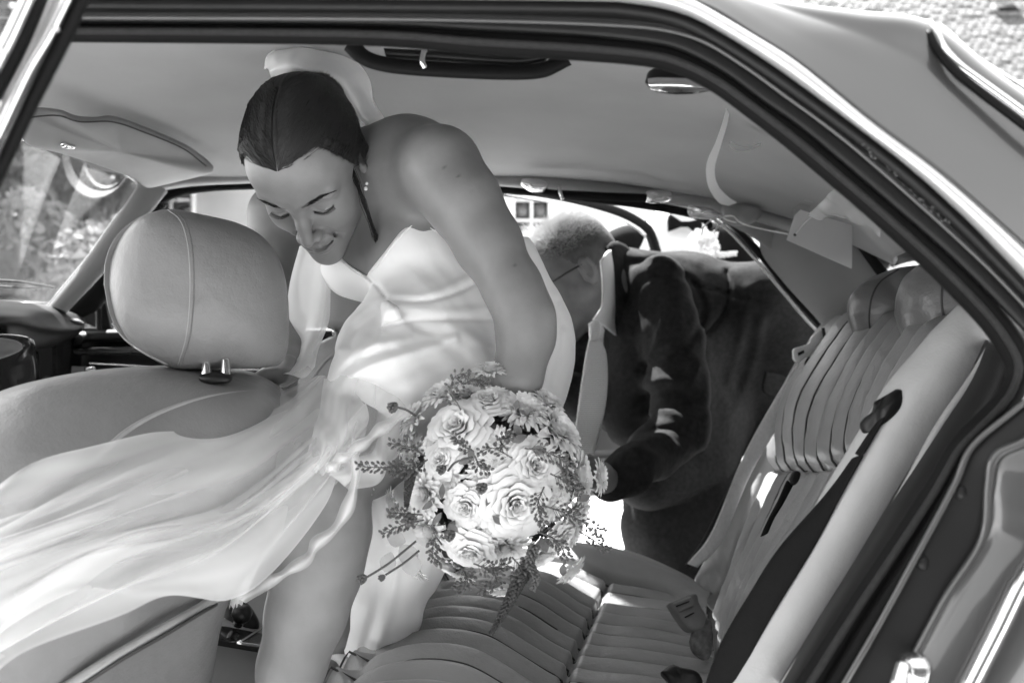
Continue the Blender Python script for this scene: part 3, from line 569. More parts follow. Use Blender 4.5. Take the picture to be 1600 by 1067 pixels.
# B pillar (mostly behind the bride)
band('b_pillar', [(560, 280, 2.1), (575, 420, 2.1), (590, 700, 2.1)], [(640, 280, 2.1), (650, 420, 2.1), (660, 700, 2.1)], .05, M['vinyl'], car, 30, e=3)
# ---- far front seat
fs = pillow('front_seat', [(470, 600, 1.8), (478, 560, 1.8), (500, 535, 1.8), (540, 522, 1.8), (640, 520, 1.8), (690, 600, 1.8), (700, 900, 1.8), (560, 940, 1.8), (470, 800, 1.8)], .16, M['leather'], car, 60, 10, e=4, label='far front seat, dark behind the bride')
pillow('headrest', [(512, 500, 1.8), (514, 450, 1.8), (530, 432, 1.8), (580, 425, 1.8), (640, 430, 1.8), (650, 500, 1.8), (640, 517, 1.8), (524, 516, 1.8)], .13, M['vinyl'], fs, 50, 10, e=4)
for x in (524, 560): tube('headrest_post', [(x, 515, 1.8), (x, 532, 1.8)], .006, M['chrome'], fs, 6, 10)
tf = bvh(fs); seam('piping', tf, [(490, 590), (502, 572), (520, 556), (560, 545), (620, 542)], .0035, M['piping'], fs, 40)
# ---- near front seat back
SB = [[(-140, 700, .98), (-60, 650, 1.0), (0, 618, 1.02), (60, 600, 1.05), (150, 584, 1.10), (260, 577, 1.16), (345, 579, 1.2), (400, 588, 1.23), (432, 608, 1.25), (455, 650, 1.27)],
      [(-140, 720, .90), (-60, 668, .92), (0, 640, .94), (60, 618, .97), (150, 600, 1.02), (260, 592, 1.08), (345, 592, 1.12), (400, 600, 1.16), (440, 622, 1.2), (462, 660, 1.24)],
      [(-150, 800, .86), (-60, 760, .87), (0, 735, .88), (60, 715, .90), (150, 690, .94), (260, 665, 1.0), (345, 655, 1.04), (400, 660, 1.08), (440, 680, 1.12), (466, 720, 1.18)],
      [(-160, 900, .85), (-60, 880, .86), (0, 870, .87), (60, 855, .88), (140, 840, .91), (220, 820, .95), (300, 810, 1.0), (360, 815, 1.04), (400, 830, 1.08), (420, 850, 1.14)],
      [(-160, 1000, .85), (-60, 1000, .86), (0, 1000, .87), (60, 1000, .88), (120, 1000, .90), (190, 985, .93), (250, 965, .97), (300, 945, 1.01), (338, 932, 1.05), (352, 935, 1.11)],
      [(-160, 1140, .87), (-80, 1140, .87), (-20, 1140, .87), (40, 1130, .88), (90, 1120, .90), (140, 1110, .93), (190, 1100, .97), (240, 1095, 1.01), (292, 1090, 1.06), (320, 1090, 1.12)]]
st = grid('front_seat', SB, M['leather_front'], car, 90, 100, thick=.01, label='near front seat with a piped leather back', noise=.0015, nsc=9)
ts = bvh(st)
seam('piping', ts, [(150, 720), (190, 680), (240, 650), (300, 628), (360, 616), (432, 612)], .0035, M['piping'], st, 60, .005)
seam('piping', ts, [(-40, 664), (0, 645), (60, 622), (150, 600), (230, 590), (300, 588), (345, 590)], .0026, M['piping'], st, 60, .005)
tube('edge_piping', [(86, 1085, .885), (170, 1032, .905), (250, 985, .945), (300, 957, .985), (336, 934, 1.03)], .006, M['piping'], st, 60)
tube('edge_seam', [(98, 1090, .883), (182, 1035, .903), (260, 990, .942), (310, 960, .982), (338, 944, 1.025)], .0022, M['stitch'], st, 60)
for x in (322, 352):
    tube('headrest_post', [(x, 560, 1.10), (x+1, 592, 1.09)], .0058, M['chrome'], st, 8, 14)
pillow('post_collar', [(310, 589, 1.085), (334, 585, 1.09), (362, 587, 1.095), (358, 595, 1.08), (330, 596, 1.075), (313, 594, 1.08)], .012, M['blackplastic'], st, 30, 6)
# headrest: pillow with a seam line from top to bottom
HP = [(163, 445, 1.08), (166, 405, 1.08), (182, 370, 1.08), (210, 344, 1.08), (240, 331, 1.09), (272, 328, 1.10), (320, 337, 1.12), (366, 348, 1.14), (405, 368, 1.16), (430, 400, 1.17), (443, 440, 1.18), (447, 490, 1.18), (446, 540, 1.18), (437, 566, 1.17), (412, 573, 1.16), (350, 575, 1.15), (290, 576, 1.13), (262, 572, 1.12), (225, 553, 1.10), (196, 530, 1.09), (174, 495, 1.08)]
SEAM = [(262, 328), (282, 345), (293, 380), (297, 430), (296, 480), (290, 530), (278, 570)]
SQ = arc([(a_, b_, 0) for a_, b_ in SEAM], 60)[:, :2]
def hdisp(V, prof):
    px = np.stack([V[..., 0]/V[..., 1]*F+800, 533.5-(V[..., 2]-CAMZ)/V[..., 1]*F], -1); d = np.linalg.norm(px[..., None, :]-SQ, axis=-1).min(-1)
    fr = np.array([1.0 if z > 0.02 else 0 for s, z in prof])[:, None]
    xs = np.interp(px[..., 1], SQ[:, 1], SQ[:, 0]); left = np.clip((xs-px[..., 0])/120, 0, 1)
    V = V.copy(); V[..., 1] += fr*(.0022*np.exp(-(d/2.6)**2)+.010*left**1.6-.0015*np.exp(-((d-10)/9)**2)+.0020*fnoise(V*14)); return V
hr = pillow('headrest', HP, .15, M['leather_front'], st, 150, 60, e=2.7, disp=hdisp, relax=220)
th_ = bvh(hr)
k = Acc()
for t in np.linspace(0, 59, 75): 
    i = int(t); x, y = SQ[i]+(SQ[min(i+1, 59)]-SQ[i])*(t-i); 
    for dx in (6,):
        p = on(th_, x+dx, y, .0004); k.box(p, (.0009, .0009, .0026))
link('headrest_stitching', k.mesh(), M['leather_dark'], st, kind='stuff')
seam('headrest_seam', th_, SEAM, .0007, M['piping'], st, 60, .0)
seam('headrest_piping', th_, [(176, 505), (196, 530), (226, 551), (262, 569)], .0016, M['piping'], st, 40, -.0005)
# ---- centre console, handbrake, gear lever, carpets
cs_ = slab('centre_console', [(300, 1000, 1.30), (316, 985, 1.32), (520, 1003, 1.5), (540, 1120, 1.5), (290, 1130, 1.28)], .26, M['vinyl'], car, .012)
slab('console_plate', [(300, 990, 1.27), (330, 940, 1.5), (455, 958, 1.6), (445, 1016, 1.36)], .012, M['gloss'], cs_, .002, depthdir=(0, .3, -1))
tube('console_chrome', [(372, 1004, 1.30), (432, 966, 1.5)], .0022, M['chrome'], cs_, 12); tube('console_chrome', [(372, 1004, 1.30), (436, 1012, 1.32)], .0022, M['chrome'], cs_, 12)
tube('console_chrome', [(330, 938, 1.5), (452, 957, 1.6)], .0022, M['chrome'], cs_, 12)
pillow('gear_boot', [(335, 990, 1.40), (338, 962, 1.42), (352, 948, 1.44), (380, 945, 1.45), (398, 962, 1.44), (404, 985, 1.42), (370, 1000, 1.40)], .06, M['blackplastic'], cs_, 30, 8)
tube('gear_lever', [(372, 975, 1.38), (378, 955, 1.37)], .008, M['chrome'], cs_, 8, 12); pillow('gear_knob', [(362, 958, 1.37), (368, 946, 1.37), (386, 946, 1.37), (394, 958, 1.37), (386, 972, 1.37), (370, 972, 1.37)], .03, M['blackplastic'], cs_, 24, 8)
slab('console_side', [(300, 900, 1.62), (460, 850, 1.7), (480, 960, 1.7), (320, 965, 1.6)], .08, M['vinyl'], cs_, .012)
grid('floor_carpet', [[(-300, 1500, 1.0), (400, 1500, 1.0), (900, 1500, 1.05)], [(-300, 1300, 1.5), (400, 1240, 1.5), (900, 1200, 1.5)], [(-100, 1060, 2.1), (400, 1060, 2.1), (900, 1040, 2.1)]], M['carpet'], car, 10, 10, thick=.01)
slab('sill_tread', [(440, 1020, 2.0), (620, 1016, 2.0), (640, 1044, 1.95), (440, 1050, 1.95)], .02, M['steel'], car)
# fluffy rug on the far floor
a = Acc()
for i in range(5000):
    x = rnd.uniform(478, 560); y = rnd.uniform(1020, 1085); p = np.array(P(x, y, 1.62-(y-1020)*.003)); q = p+np.array([rnd.gauss(0, .004), rnd.gauss(-.003, .004), rnd.uniform(.004, .014)])
    a.add([p+(-.0009, 0, 0), p+(.0009, 0, 0), q], [[0, 1, 2]])
rg = link('rug_pile', a.mesh(), mat('white_rug_wool', .7, 1, noise=.1), car, kind='stuff', smooth=False)
slab('rug', [(470, 1018, 1.63), (570, 1018, 1.63), (580, 1090, 1.45), (460, 1090, 1.45)], .015, M['carpet'], car)
# ---- rear seat
BK = [[(1290, 512, 2.08), (1318, 506, 2.03), (1345, 505, 1.83), (1400, 512, 1.6), (1450, 520, 1.4), (1520, 530, 1.15)],
      [(1250, 556, 2.06), (1290, 540, 2.00), (1335, 524, 1.77), (1395, 528, 1.54), (1445, 536, 1.32), (1500, 550, 1.1)],
      [(1206, 640, 2.05), (1238, 640, 1.98), (1268, 632, 1.75), (1330, 632, 1.5), (1390, 628, 1.28), (1450, 640, 1.08)],
      [(1170, 714, 2.03), (1206, 716, 1.96), (1246, 716, 1.72), (1285, 726, 1.46), (1340, 720, 1.25), (1400, 730, 1.06)],
      [(1136, 790, 2.01), (1172, 800, 1.93), (1215, 800, 1.69), (1245, 820, 1.43), (1290, 830, 1.22), (1340, 850, 1.05)],
      [(1108, 860, 1.97), (1142, 890, 1.88), (1165, 905, 1.63), (1180, 930, 1.38), (1210, 950, 1.19), (1250, 980, 1.03)],
      [(1086, 905, 1.93), (1112, 955, 1.82), (1122, 1000, 1.57), (1130, 1050, 1.33), (1150, 1090, 1.15), (1180, 1130, 1.0)]]
def pleats(t, n, a, w=.13):
    x = (t*n) % 1; x = np.minimum(x, 1-x); return a*(np.clip(x/.5, 0, 1)**.42-1)
def bdisp(U, V):   # U: top to bottom, V: far to near
    fl = np.clip((V-.20)/.03, 0, 1); z = pleats(V-.2, 13, .021)*fl
    z = z-.024*np.exp(-((V-.20)/.012)**2)+np.where(V < .2, .018*np.sin(np.clip(V/.2, 0, 1)*np.pi), 0)
    s = .50+.05*(V-.2)+.03*np.sin(V*6); up_ = (U < s)
    z = z+fl*(.045*np.sin(np.clip(U/s, 0, 1)*np.pi)**.45*up_+.012*np.sin(np.clip((U-s)/(1-s), 0, 1)*np.pi)**.5*(~up_)-.014*np.exp(-((U-s)/.012)**2))
    return z+.0012*fnoise(np.stack([U*30, V*30, U*0], -1))
rs = grid('rear_seat', BK, M['leather'], car, 150, 220, disp=bdisp, thick=.002, label='pale fluted leather rear bench', noise=0)
def grooves(g, axis, ts, t0, t1, r=.0019, off=.0075):
    N = normals(g); n = g.shape[axis]
    for t in ts:
        j = int(round(t*(n-1))); L_, N_ = (g[:, j], N[:, j]) if axis == 1 else (g[j], N[j]); a_, b_ = int(t0*(len(L_)-1)), int(t1*(len(L_)-1)); k = Acc(); k.add(*tubemesh((L_+N_*off)[a_:b_:2], r, 5)); link('pleat_seam', k.mesh(), M['stitch'], rs)
grooves(GRID['rear_seat'], 1, [.2+k_/13 for k_ in range(11)], .02, .98)
CU = [[(760, 1100, 1.95), (780, 900, 1.97), (800, 862, 1.98), (900, 850, 2.0), (985, 862, 1.99), (1060, 895, 1.95), (1108, 935, 1.88)],
      [(720, 1120, 1.82), (745, 905, 1.84), (785, 872, 1.86), (880, 878, 1.86), (955, 905, 1.86), (1040, 922, 1.84), (1104, 948, 1.78)],
      [(660, 1150, 1.62), (690, 925, 1.64), (745, 895, 1.66), (840, 905, 1.66), (930, 955, 1.65), (1020, 968, 1.63), (1110, 985, 1.58)],
      [(600, 1180, 1.42), (625, 985, 1.44), (690, 940, 1.46), (790, 950, 1.46), (900, 1010, 1.44), (1000, 1024, 1.42), (1120, 1045, 1.38)],
      [(530, 1230, 1.22), (552, 1070, 1.24), (620, 1010, 1.26), (740, 1010, 1.26), (865, 1080, 1.23), (990, 1100, 1.21), (1130, 1120, 1.19)],
      [(440, 1330, 1.02), (470, 1180, 1.04), (545, 1110, 1.05), (690, 1110, 1.05), (830, 1180, 1.02), (980, 1210, 1.02), (1140, 1220, 1.02)]]
def cdisp(U, V):   # U far to near, V front to back
    sec = V > .70; fl = np.clip((U-.19)/.02, 0, 1)
    z = pleats(U-.19, 17, .021)*(1+.7*np.clip((.4-V)/.2, 0, 1))*fl-.022*np.exp(-((U-.19)/.010)**2)
    z = z-.020*np.exp(-((V-.655-.03*U)/.008)**2)*fl+.02*np.sin(np.clip(U/.19, 0, 1)*np.pi)*(U < .19)
    big = np.clip((.36-V)/.08, 0, 1)*0
    return z+.0012*fnoise(np.stack([U*30, V*30, U*0], -1))
grid('seat_cushion', CU, M['leather'], rs, 260, 150, disp=cdisp, thick=.002)
grooves(GRID['seat_cushion'], 0, [.19+k_/17 for k_ in range(14)], .17, .99, .0017, .006)
# dark webbing between fluted back and the near bolster, near bolster with piping
bol = band('side_bolster', D([(1542, 514), (1510, 525), (1470, 551), (1413, 615), (1381, 667), (1321, 760), (1265, 862), (1194, 978), (1141, 1067), (1090, 1150)], .99), D([(1560, 530), (1540, 570), (1510, 615), (1467, 667), (1410, 770), (1345, 880), (1290, 970), (1227, 1067), (1180, 1150)][0:9], .93), .09, M['leather2'], rs, 90, 24, e=2.6, label='smooth pale side bolster')
tube('bolster_piping', D([(1556, 528), (1520, 590), (1467, 667), (1410, 770), (1345, 880), (1290, 970), (1227, 1067), (1180, 1150)], .905), .0045, M['piping'], rs, 90)
band('quarter_trim_panel', D([(1552, 535), (1520, 600), (1470, 675), (1412, 775), (1348, 885), (1292, 975), (1230, 1075)], .93), D([(1590, 560), (1560, 625), (1520, 690), (1440, 800), (1370, 905), (1310, 1000), (1260, 1090)], .86), .03, M['frame'], car, 70, e=2.5)
sb2 = band('seat_belt', [(1398, 630, 0.930), (1380, 655, 0.930), (1330, 745, 0.930), (1275, 850, 0.930), (1205, 965, 0.930), (1150, 1067, 0.930), (1120, 1130, 0.930)], [(1386, 640, 0.950), (1358, 678, 0.950), (1299, 761, 0.950), (1220, 851, 0.950), (1171, 926, 0.950), (1126, 1004, 0.950), (1098, 1080, 0.950), (1085, 1130, 0.950)], .006, M['blackweb'], car, 60, label='black belt webbing beside the near bolster')
pillow('belt_buckle', [(1378, 634, 0.950), (1402, 620, 0.950), (1418, 612, 0.940), (1412, 630, 0.930), (1398, 650, 0.930), (1384, 680, 0.940), (1360, 685, 0.950), (1352, 672, 0.960), (1372, 655, 0.960)], .03, M['blackplastic'], sb2, 40, 8, e=4)
tube('belt_tongue', [(1320, 722, 1.030), (1340, 706, 1.010), (1366, 682, 0.980)], .0042, M['webbing'], sb2, 20)
# centre belt stub between the fluted pads
sb3 = band('seat_belt', [(1228, 752, 1.40), (1214, 784, 1.38), (1198, 815, 1.36), (1188, 838, 1.36)], [(1244, 748, 1.40), (1230, 776, 1.38), (1212, 806, 1.36), (1200, 832, 1.36)], .006, M['blackweb'], car, 30, label='dark middle belt stub')
pillow('belt_buckle', [(1232, 750, 1.385), (1240, 736, 1.385), (1250, 738, 1.385), (1246, 752, 1.385), (1238, 758, 1.385)], .012, M['blackplastic'], sb3, 24, 6, e=4)
# far belt with its steel tongue
sb1 = band('seat_belt', [(1314, 508, 2.000), (1290, 512, 1.910), (1262, 545, 1.890), (1218, 610, 1.880), (1160, 715, 1.870), (1112, 830, 1.870), (1074, 880, 1.870)], [(1318, 518, 2.000), (1300, 528, 1.910), (1284, 560, 1.890), (1240, 628, 1.880), (1176, 735, 1.870), (1128, 845, 1.870), (1090, 886, 1.870)], .005, M['webbing'], car, 70, label='pale belt strap hanging beside the far bolster')
bk = pillow('belt_tongue', [(1238, 552, 1.850), (1240, 545, 1.850), (1262, 537, 1.850), (1268, 526, 1.850), (1286, 515, 1.850), (1290, 530, 1.850), (1284, 545, 1.850), (1262, 556, 1.850), (1246, 566, 1.850), (1239, 562, 1.850)], .008, M['tongue'], sb1, 50, 6, e=6)
slab('tongue_slot', [(1247, 551, 1.840), (1256, 547, 1.840), (1257, 551, 1.840), (1248, 556, 1.840)], .003, M['blackplastic'], sb1, 0)
tube('belt_loop', [(1286, 512, 1.840), (1289, 545, 1.840), (1275, 556, 1.840), (1262, 562, 1.840), (1258, 576, 1.840)], .0035, M['blackplastic'], sb1, 30)
band('belt_guide', [(1288, 520, 1.900), (1300, 508, 1.910), (1325, 510, 1.910)], [(1293, 532, 1.900), (1305, 524, 1.910), (1326, 520, 1.910)], .008, M['plastic'], sb1, 20)
band('door_edge_strap', [(1212, 640, 1.990), (1150, 740, 1.990), (1100, 838, 1.930), (1070, 882, 1.920)], [(1222, 648, 1.990), (1168, 740, 1.990), (1112, 836, 1.930), (1078, 888, 1.920)], .01, M['frame'], car, 30)
# buckles lying on the cushion
bs1 = pillow('buckle_stalk', [(1078, 1000, 1.42), (1086, 975, 1.43), (1106, 968, 1.43), (1112, 1000, 1.42), (1106, 1030, 1.4), (1084, 1018, 1.4)], .03, M['carpet'], car, 24, 8, e=4)
pillow('belt_buckle', [(1043, 944, 1.44), (1082, 929, 1.45), (1090, 945, 1.45), (1104, 972, 1.43), (1096, 984, 1.42), (1075, 986, 1.42), (1058, 968, 1.43)], .028, M['plastic'], bs1, 40, 8, e=5)
slab('release_button', [(1052, 943, 1.418), (1080, 932, 1.423), (1086, 945, 1.42), (1060, 957, 1.415)], .006, M['plastic'], bs1, .002)
tube('button_line', [(1056, 947, 1.412), (1077, 939, 1.415)], .0012, M['blackplastic'], bs1, 6); tube('button_line', [(1070, 964, 1.405), (1084, 957, 1.41)], .0012, M['blackplastic'], bs1, 6)
pillow('belt_buckle', [(1032, 1052, 1.28), (1050, 1040, 1.29), (1062, 1044, 1.28), (1090, 1052, 1.27), (1100, 1075, 1.26), (1090, 1100, 1.25), (1044, 1085, 1.26), (1044, 1066, 1.27)], .035, M['blackplastic'], car, 36, 8, e=4, label='black buckle at the lower edge of the cushion')
# rear headrests: rounded bolsters with a seam
def hrest(poly, seamp, cap_=None, th=.12):
    h = pillow('headrest', poly, th, M['leather_dark'], rs, 110, 24, e=2.6, disp=lambda V, p: V+np.array([0, 1, 0])*(.0025*fnoise(V*18))[..., None])
    t = bvh(h)
    for s_ in seamp: seam('headrest_seam', t, s_, .0016, M['stitch'], rs, 40, .0004)
    return h
hrest([(1324, 500, 1.62), (1326, 470, 1.62), (1344, 446, 1.62), (1375, 430, 1.62), (1410, 419, 1.6), (1450, 417, 1.58), (1490, 424, 1.56), (1500, 470, 1.55), (1490, 530, 1.55), (1440, 536, 1.57), (1380, 532, 1.6), (1340, 530, 1.62)], [[(1404, 421), (1376, 440), (1362, 465), (1358, 500), (1362, 530)]])
hrest([(1400, 490, 1.3), (1404, 455, 1.3), (1422, 424, 1.3), (1470, 402, 1.28), (1580, 400, 1.26), (1660, 440, 1.25), (1660, 530, 1.25), (1560, 556, 1.26), (1490, 554, 1.27), (1440, 548, 1.28), (1412, 530, 1.3)], [[(1486, 404), (1474, 440), (1472, 480), (1482, 520), (1494, 548)]], th=.16)
# ---- far C pillar, rear window, parcel shelf
grid('c_pillar_trim', [[(1200, 340, 2.12), (1260, 352, 2.06), (1330, 378, 2.0), (1392, 412, 1.95)], [(1190, 388, 2.12), (1245, 400, 2.06), (1320, 412, 2.0), (1372, 440, 1.95)], [(1228, 440, 2.1), (1270, 455, 2.05), (1320, 470, 2.0), (1370, 480, 1.95)], [(1292, 512, 2.06), (1310, 520, 2.03), (1330, 530, 2.0), (1380, 540, 1.95)], [(1300, 560, 2.06), (1320, 560, 2.03), (1340, 560, 2.0), (1380, 560, 1.95)]], M['headliner'], car, 30, 30, thick=.015)
grid('c_pillar_trim', [[(1110, 328, 2.12), (1160, 338, 2.1), (1210, 345, 2.1)], [(1132, 345, 2.12), (1175, 370, 2.1), (1210, 395, 2.1)]], M['vinyl'], car, 10, 12, thick=.01)
band('door_seal', [(1118, 338, 2.13), (1150, 362, 2.13), (1190, 408, 2.13), (1235, 462, 2.12), (1275, 505, 2.1), (1300, 530, 2.08)], [(1140, 343, 2.13), (1172, 372, 2.13), (1206, 408, 2.13), (1250, 460, 2.12), (1290, 502, 2.1), (1310, 522, 2.08)], .03, M['rubber'], car, 50)
tube('seal_bead', [(1116, 343, 2.12), (1140, 362, 2.12), (1180, 405, 2.12), (1222, 455, 2.11), (1262, 502, 2.09), (1292, 532, 2.08)], .0035, M['webbing'], car, 50)
band('rear_window_seal', [(1330, 372, 1.97), (1352, 404, 1.95), (1376, 436, 1.93), (1400, 462, 1.9)], [(1346, 372, 1.97), (1366, 398, 1.95), (1392, 430, 1.93), (1412, 452, 1.9)], .02, M['rubber'], car, 30)
band('roof_rear_header', [(1238, 352, 2.04), (1246, 300, 1.9), (1290, 262, 1.6), (1340, 300, 1.2)], [(1262, 352, 2.04), (1280, 320, 1.9), (1320, 300, 1.6), (1380, 350, 1.2)], .02, M['headliner'], car, 30)
slab('rear_window', [(1336, 360, 2.02), (1600, 470, 1.6), (1600, 520, 1.6), (1380, 470, 2.0)], .004, M['glass'], car)
grid('parcel_shelf', [[(1330, 530, 2.0), (1420, 545, 1.5), (1520, 560, 1.1)], [(1420, 500, 2.0), (1520, 520, 1.55), (1640, 560, 1.15)]], M['carpet'], car, 6, 6, thick=.01)
tr = tube('rear_window_trim', [(1449, 36, 0.800), (1460, 52, 0.793), (1474, 78, 0.788), (1498, 104, 0.783), (1530, 128, 0.783), (1580, 164, 0.783), (1640, 208, 0.783), (1760, 290, 0.783)], .0042, M['chrome'], car, 60, 12)
tube('rear_window_rubber', [(1450, 50, 0.788), (1464, 78, 0.780), (1490, 110, 0.776), (1524, 138, 0.773), (1576, 178, 0.770), (1640, 226, 0.768), (1760, 310, 0.768)], .0036, M['rubber'], car, 60, 12)
tube('rear_window_trim', [(1464, 42, 0.838), (1482, 56, 0.838), (1500, 74, 0.838), (1520, 92, 0.838), (1600, 142, 0.838), (1720, 220, 0.838)], .0042, M['chrome'], car, 60, 12)
# ---- near grab handle, lamps, far grab handle
gh = band('grab_handle', [(548, 66, .93), (566, 82, .93), (592, 92, .93), (640, 99, .93), (720, 104, .93), (800, 106, .93), (842, 104, .93), (864, 96, .93), (884, 88, .93)], [(548, 74, .94), (568, 96, .94), (596, 107, .94), (640, 113, .94), (720, 118, .94), (800, 121, .94), (846, 118, .94), (870, 108, .94), (888, 94, .94)], .018, M['rubber'], car, 80, e=2.2, label='black grab handle above the near door')
band('handle_grip', [(600, 76, .95), (700, 81, .95), (800, 88, .95), (860, 84, .95)], [(604, 92, .95), (700, 98, .95), (800, 104, .95), (850, 98, .95)], .012, M['blackplastic'], gh, 40)
tube('coat_hook', [(666, 76, .925), (662, 84, .92), (660, 96, .918), (664, 107, .92)], .003, M['chrome'], gh, 20)
lp = pillow('reading_lamp', [(1008, 128, .95), (1014, 112, .95), (1040, 108, .95), (1100, 118, .95), (1130, 130, .95), (1106, 142, .95), (1060, 146, .95), (1020, 140, .95)], .03, M['blackplastic'], car, 50, 8, e=3)
grid('lamp_reflector', [[(1012, 124, .93), (1040, 122, .925), (1080, 124, .925), (1100, 128, .93)], [(1014, 134, .925), (1040, 132, .915), (1080, 133, .915), (1106, 136, .925)], [(1020, 141, .93), (1044, 144, .925), (1080, 145, .925), (1110, 141, .93)]], M['chrome'], lp, 12, 30, thick=.002)
g2 = band('grab_handle', [(836, 292, 2.04), (860, 296, 2.03), (880, 297, 2.02), (960, 301, 2.02), (1010, 303, 2.03)], [(834, 303, 2.04), (856, 308, 2.03), (880, 310, 2.02), (960, 315, 2.02), (1012, 316, 2.03)], .02, M['rubber'], car, 50, label='black grab handle with chrome ends above the far door')
for pl in ([(814, 290, 2.03), (818, 281, 2.03), (845, 283, 2.03), (856, 290, 2.02), (850, 300, 2.02), (828, 298, 2.03)], [(1008, 302, 2.02), (1016, 298, 2.02), (1044, 300, 2.03), (1048, 308, 2.03), (1040, 317, 2.03), (1012, 316, 2.02)]): pillow('handle_end', pl, .03, M['chrome'], g2, 36, 8, e=4)
tube('coat_hook', [(873, 292, 2.0), (876, 302, 1.99), (879, 312, 1.99)], .004, M['chrome'], g2, 16)
pillow('courtesy_lamp', [(1126, 330, 2.05), (1130, 321, 2.05), (1150, 319, 2.05), (1180, 323, 2.04), (1190, 332, 2.04), (1184, 344, 2.04), (1164, 352, 2.04), (1140, 351, 2.05), (1128, 342, 2.05)], .035, M['vinyl'], car, 40, 8, e=3)
# ---- open far rear door, its frame seen through the opening
fd2 = tube('rear_door', [(784, 296, 2.3), (830, 304, 2.45), (880, 312, 2.6), (930, 322, 2.7), (970, 334, 2.76), (1000, 350, 2.8), (1016, 366, 2.82), (1030, 420, 2.84), (1040, 520, 2.84)], .017, M['rubber'], car, 60, 12, label='frame of the open far rear door')
tube('chrome_edge', [(784, 300, 2.28), (830, 309, 2.42), (880, 318, 2.56), (930, 330, 2.66), (970, 343, 2.72), (996, 357, 2.76), (1008, 368, 2.78)], .005, M['steel'], fd2, 50)
slab('door_card', [(700, 540, 2.2), (1040, 520, 2.86), (1040, 770, 2.86), (700, 790, 2.2)], .05, M['vinyl'], fd2, .01)
band('armrest', [(880, 706, 2.4), (1010, 700, 2.7)], [(880, 726, 2.4), (1010, 718, 2.7)], .05, M['vinyl'], fd2, 20)
# outer sill and wheel side so that the car stands on the ground
link('floor_pan', boxm((.1, 1.42, .26), (2.6, 1.4, .08)), M['frame'], car, smooth=False)
link('boot_panel', boxm((1.55, 1.45, .70), (.9, 1.4, .5)), M['paint'], car, smooth=False)
for x in (1.35, -1.55):
    for y in (.85, 2.1):
        k = Acc(); k.add(*tubemesh(np.array([(x, y-.09, .31), (x, y-.085, .31), (x, y+.085, .31), (x, y+.09, .31)]), [.28, .31, .31, .28], 40)); w_ = link('wheel', k.mesh(), M['rubber'], car)
        k = Acc(); k.add(*tubemesh(np.array([(x, y-.1, .31), (x, y-.09, .31)]), [.16, .17], 30)); link('hubcap', k.mesh(), M['chrome'], w_)
link('bonnet_body', boxm((-1.75, 1.45, .62), (1.3, 1.4, .4)), M['paint'], car, smooth=False)
# ---- ribbon bow, its tails, and the gift tag hanging at the rear pillar
rb = grid('ribbon_tail', [[(1137, 158, 1.38), (1129, 190, 1.44), (1118, 222, 1.52), (1104, 256, 1.62), (1106, 290, 1.72), (1122, 316, 1.86), (1138, 322, 1.97)], [(1142, 160, 1.4), (1137, 192, 1.46), (1127, 226, 1.54), (1117, 262, 1.64), (1121, 288, 1.74), (1136, 306, 1.87), (1152, 317, 1.97)]], M['ribbon'], None, 8, 60)
rb['label'] = 'white satin ribbon hanging from the roof lining to the far courtesy lamp'; rb['category'] = 'ribbon'
rb2 = grid('ribbon_curl', [[(1138, 226, 1.5), (1146, 234, 1.48), (1160, 236, 1.47), (1178, 232, 1.48), (1190, 226, 1.5)], [(1142, 222, 1.52), (1150, 226, 1.52), (1162, 229, 1.51), (1176, 227, 1.52), (1188, 224, 1.52)]], M['ribbon'], None, 6, 30)
rb2['label'] = 'short white ribbon curl against the roof lining, right of the long ribbon'; rb2['category'] = 'ribbon'
bow = thing('ribbon_bow', 'clear and white ribbon bow tied at the far courtesy lamp above the boutonniere', 'ribbon bow', tuple(P(1128, 342, 1.98)))
grid('bow_loop', [[(1076, 320, 1.97), (1090, 322, 1.95), (1110, 326, 1.95), (1128, 334, 1.96)], [(1074, 332, 1.96), (1090, 332, 1.92), (1110, 334, 1.93), (1128, 337, 1.96)], [(1080, 342, 1.97), (1094, 341, 1.96), (1112, 341, 1.96), (1128, 340, 1.96)]], M['cello'], bow, 14, 30)
for pts in ([(1128, 338, 1.95), (1108, 334, 1.92), (1080, 332, 1.94)], [(1128, 338, 1.95), (1112, 342, 1.93), (1082, 340, 1.94)], [(1128, 338, 1.95), (1146, 338, 1.93), (1154, 346, 1.94), (1170, 353, 1.93), (1200, 360, 1.92), (1231, 366, 1.88)], [(1128, 338, 1.95), (1112, 344, 1.92), (1100, 354, 1.91), (1096, 368, 1.91)], [(1126, 340, 1.95), (1122, 352, 1.93), (1116, 364, 1.92)], [(1128, 338, 1.95), (1136, 344, 1.93), (1150, 348, 1.93)]): tube('ribbon_string', pts, .0016, M['ribbon'], bow, 24, 5)
tag = slab('gift_tag', [(1229, 375, 1.80), (1242, 336, 1.80), (1251, 328, 1.80), (1270, 334, 1.80), (1332, 352, 1.80), (1331, 420, 1.80)], .002, M['card'], None, .0005, label='pale paper gift tag hanging by a thread beside the rear pillar')
tag['category'] = 'gift tag'
tube('thread', [(1243, 366, 1.79), (1254, 352, 1.79), (1270, 338, 1.78)], .0016, M['ribbon'], tag, 10, 5)
pillow('eyelet', D([(1242+math.cos(t)*2.5, 367+math.sin(t)*2.5) for t in np.linspace(0, 6.28, 9)[:-1]], 1.79), .003, M['blackplastic'], tag, 12, 4)
ce = grid('cellophane_bow', [[(1262, 336, 1.75), (1290, 310, 1.6), (1306, 296, 1.5), (1330, 310, 1.45)], [(1280, 340, 1.72), (1300, 326, 1.6), (1330, 322, 1.5), (1366, 340, 1.45)], [(1290, 340, 1.7), (1320, 346, 1.6), (1350, 356, 1.52), (1380, 370, 1.45)]], M['cello'], None, 30, 40, noise=.006, nsc=40)
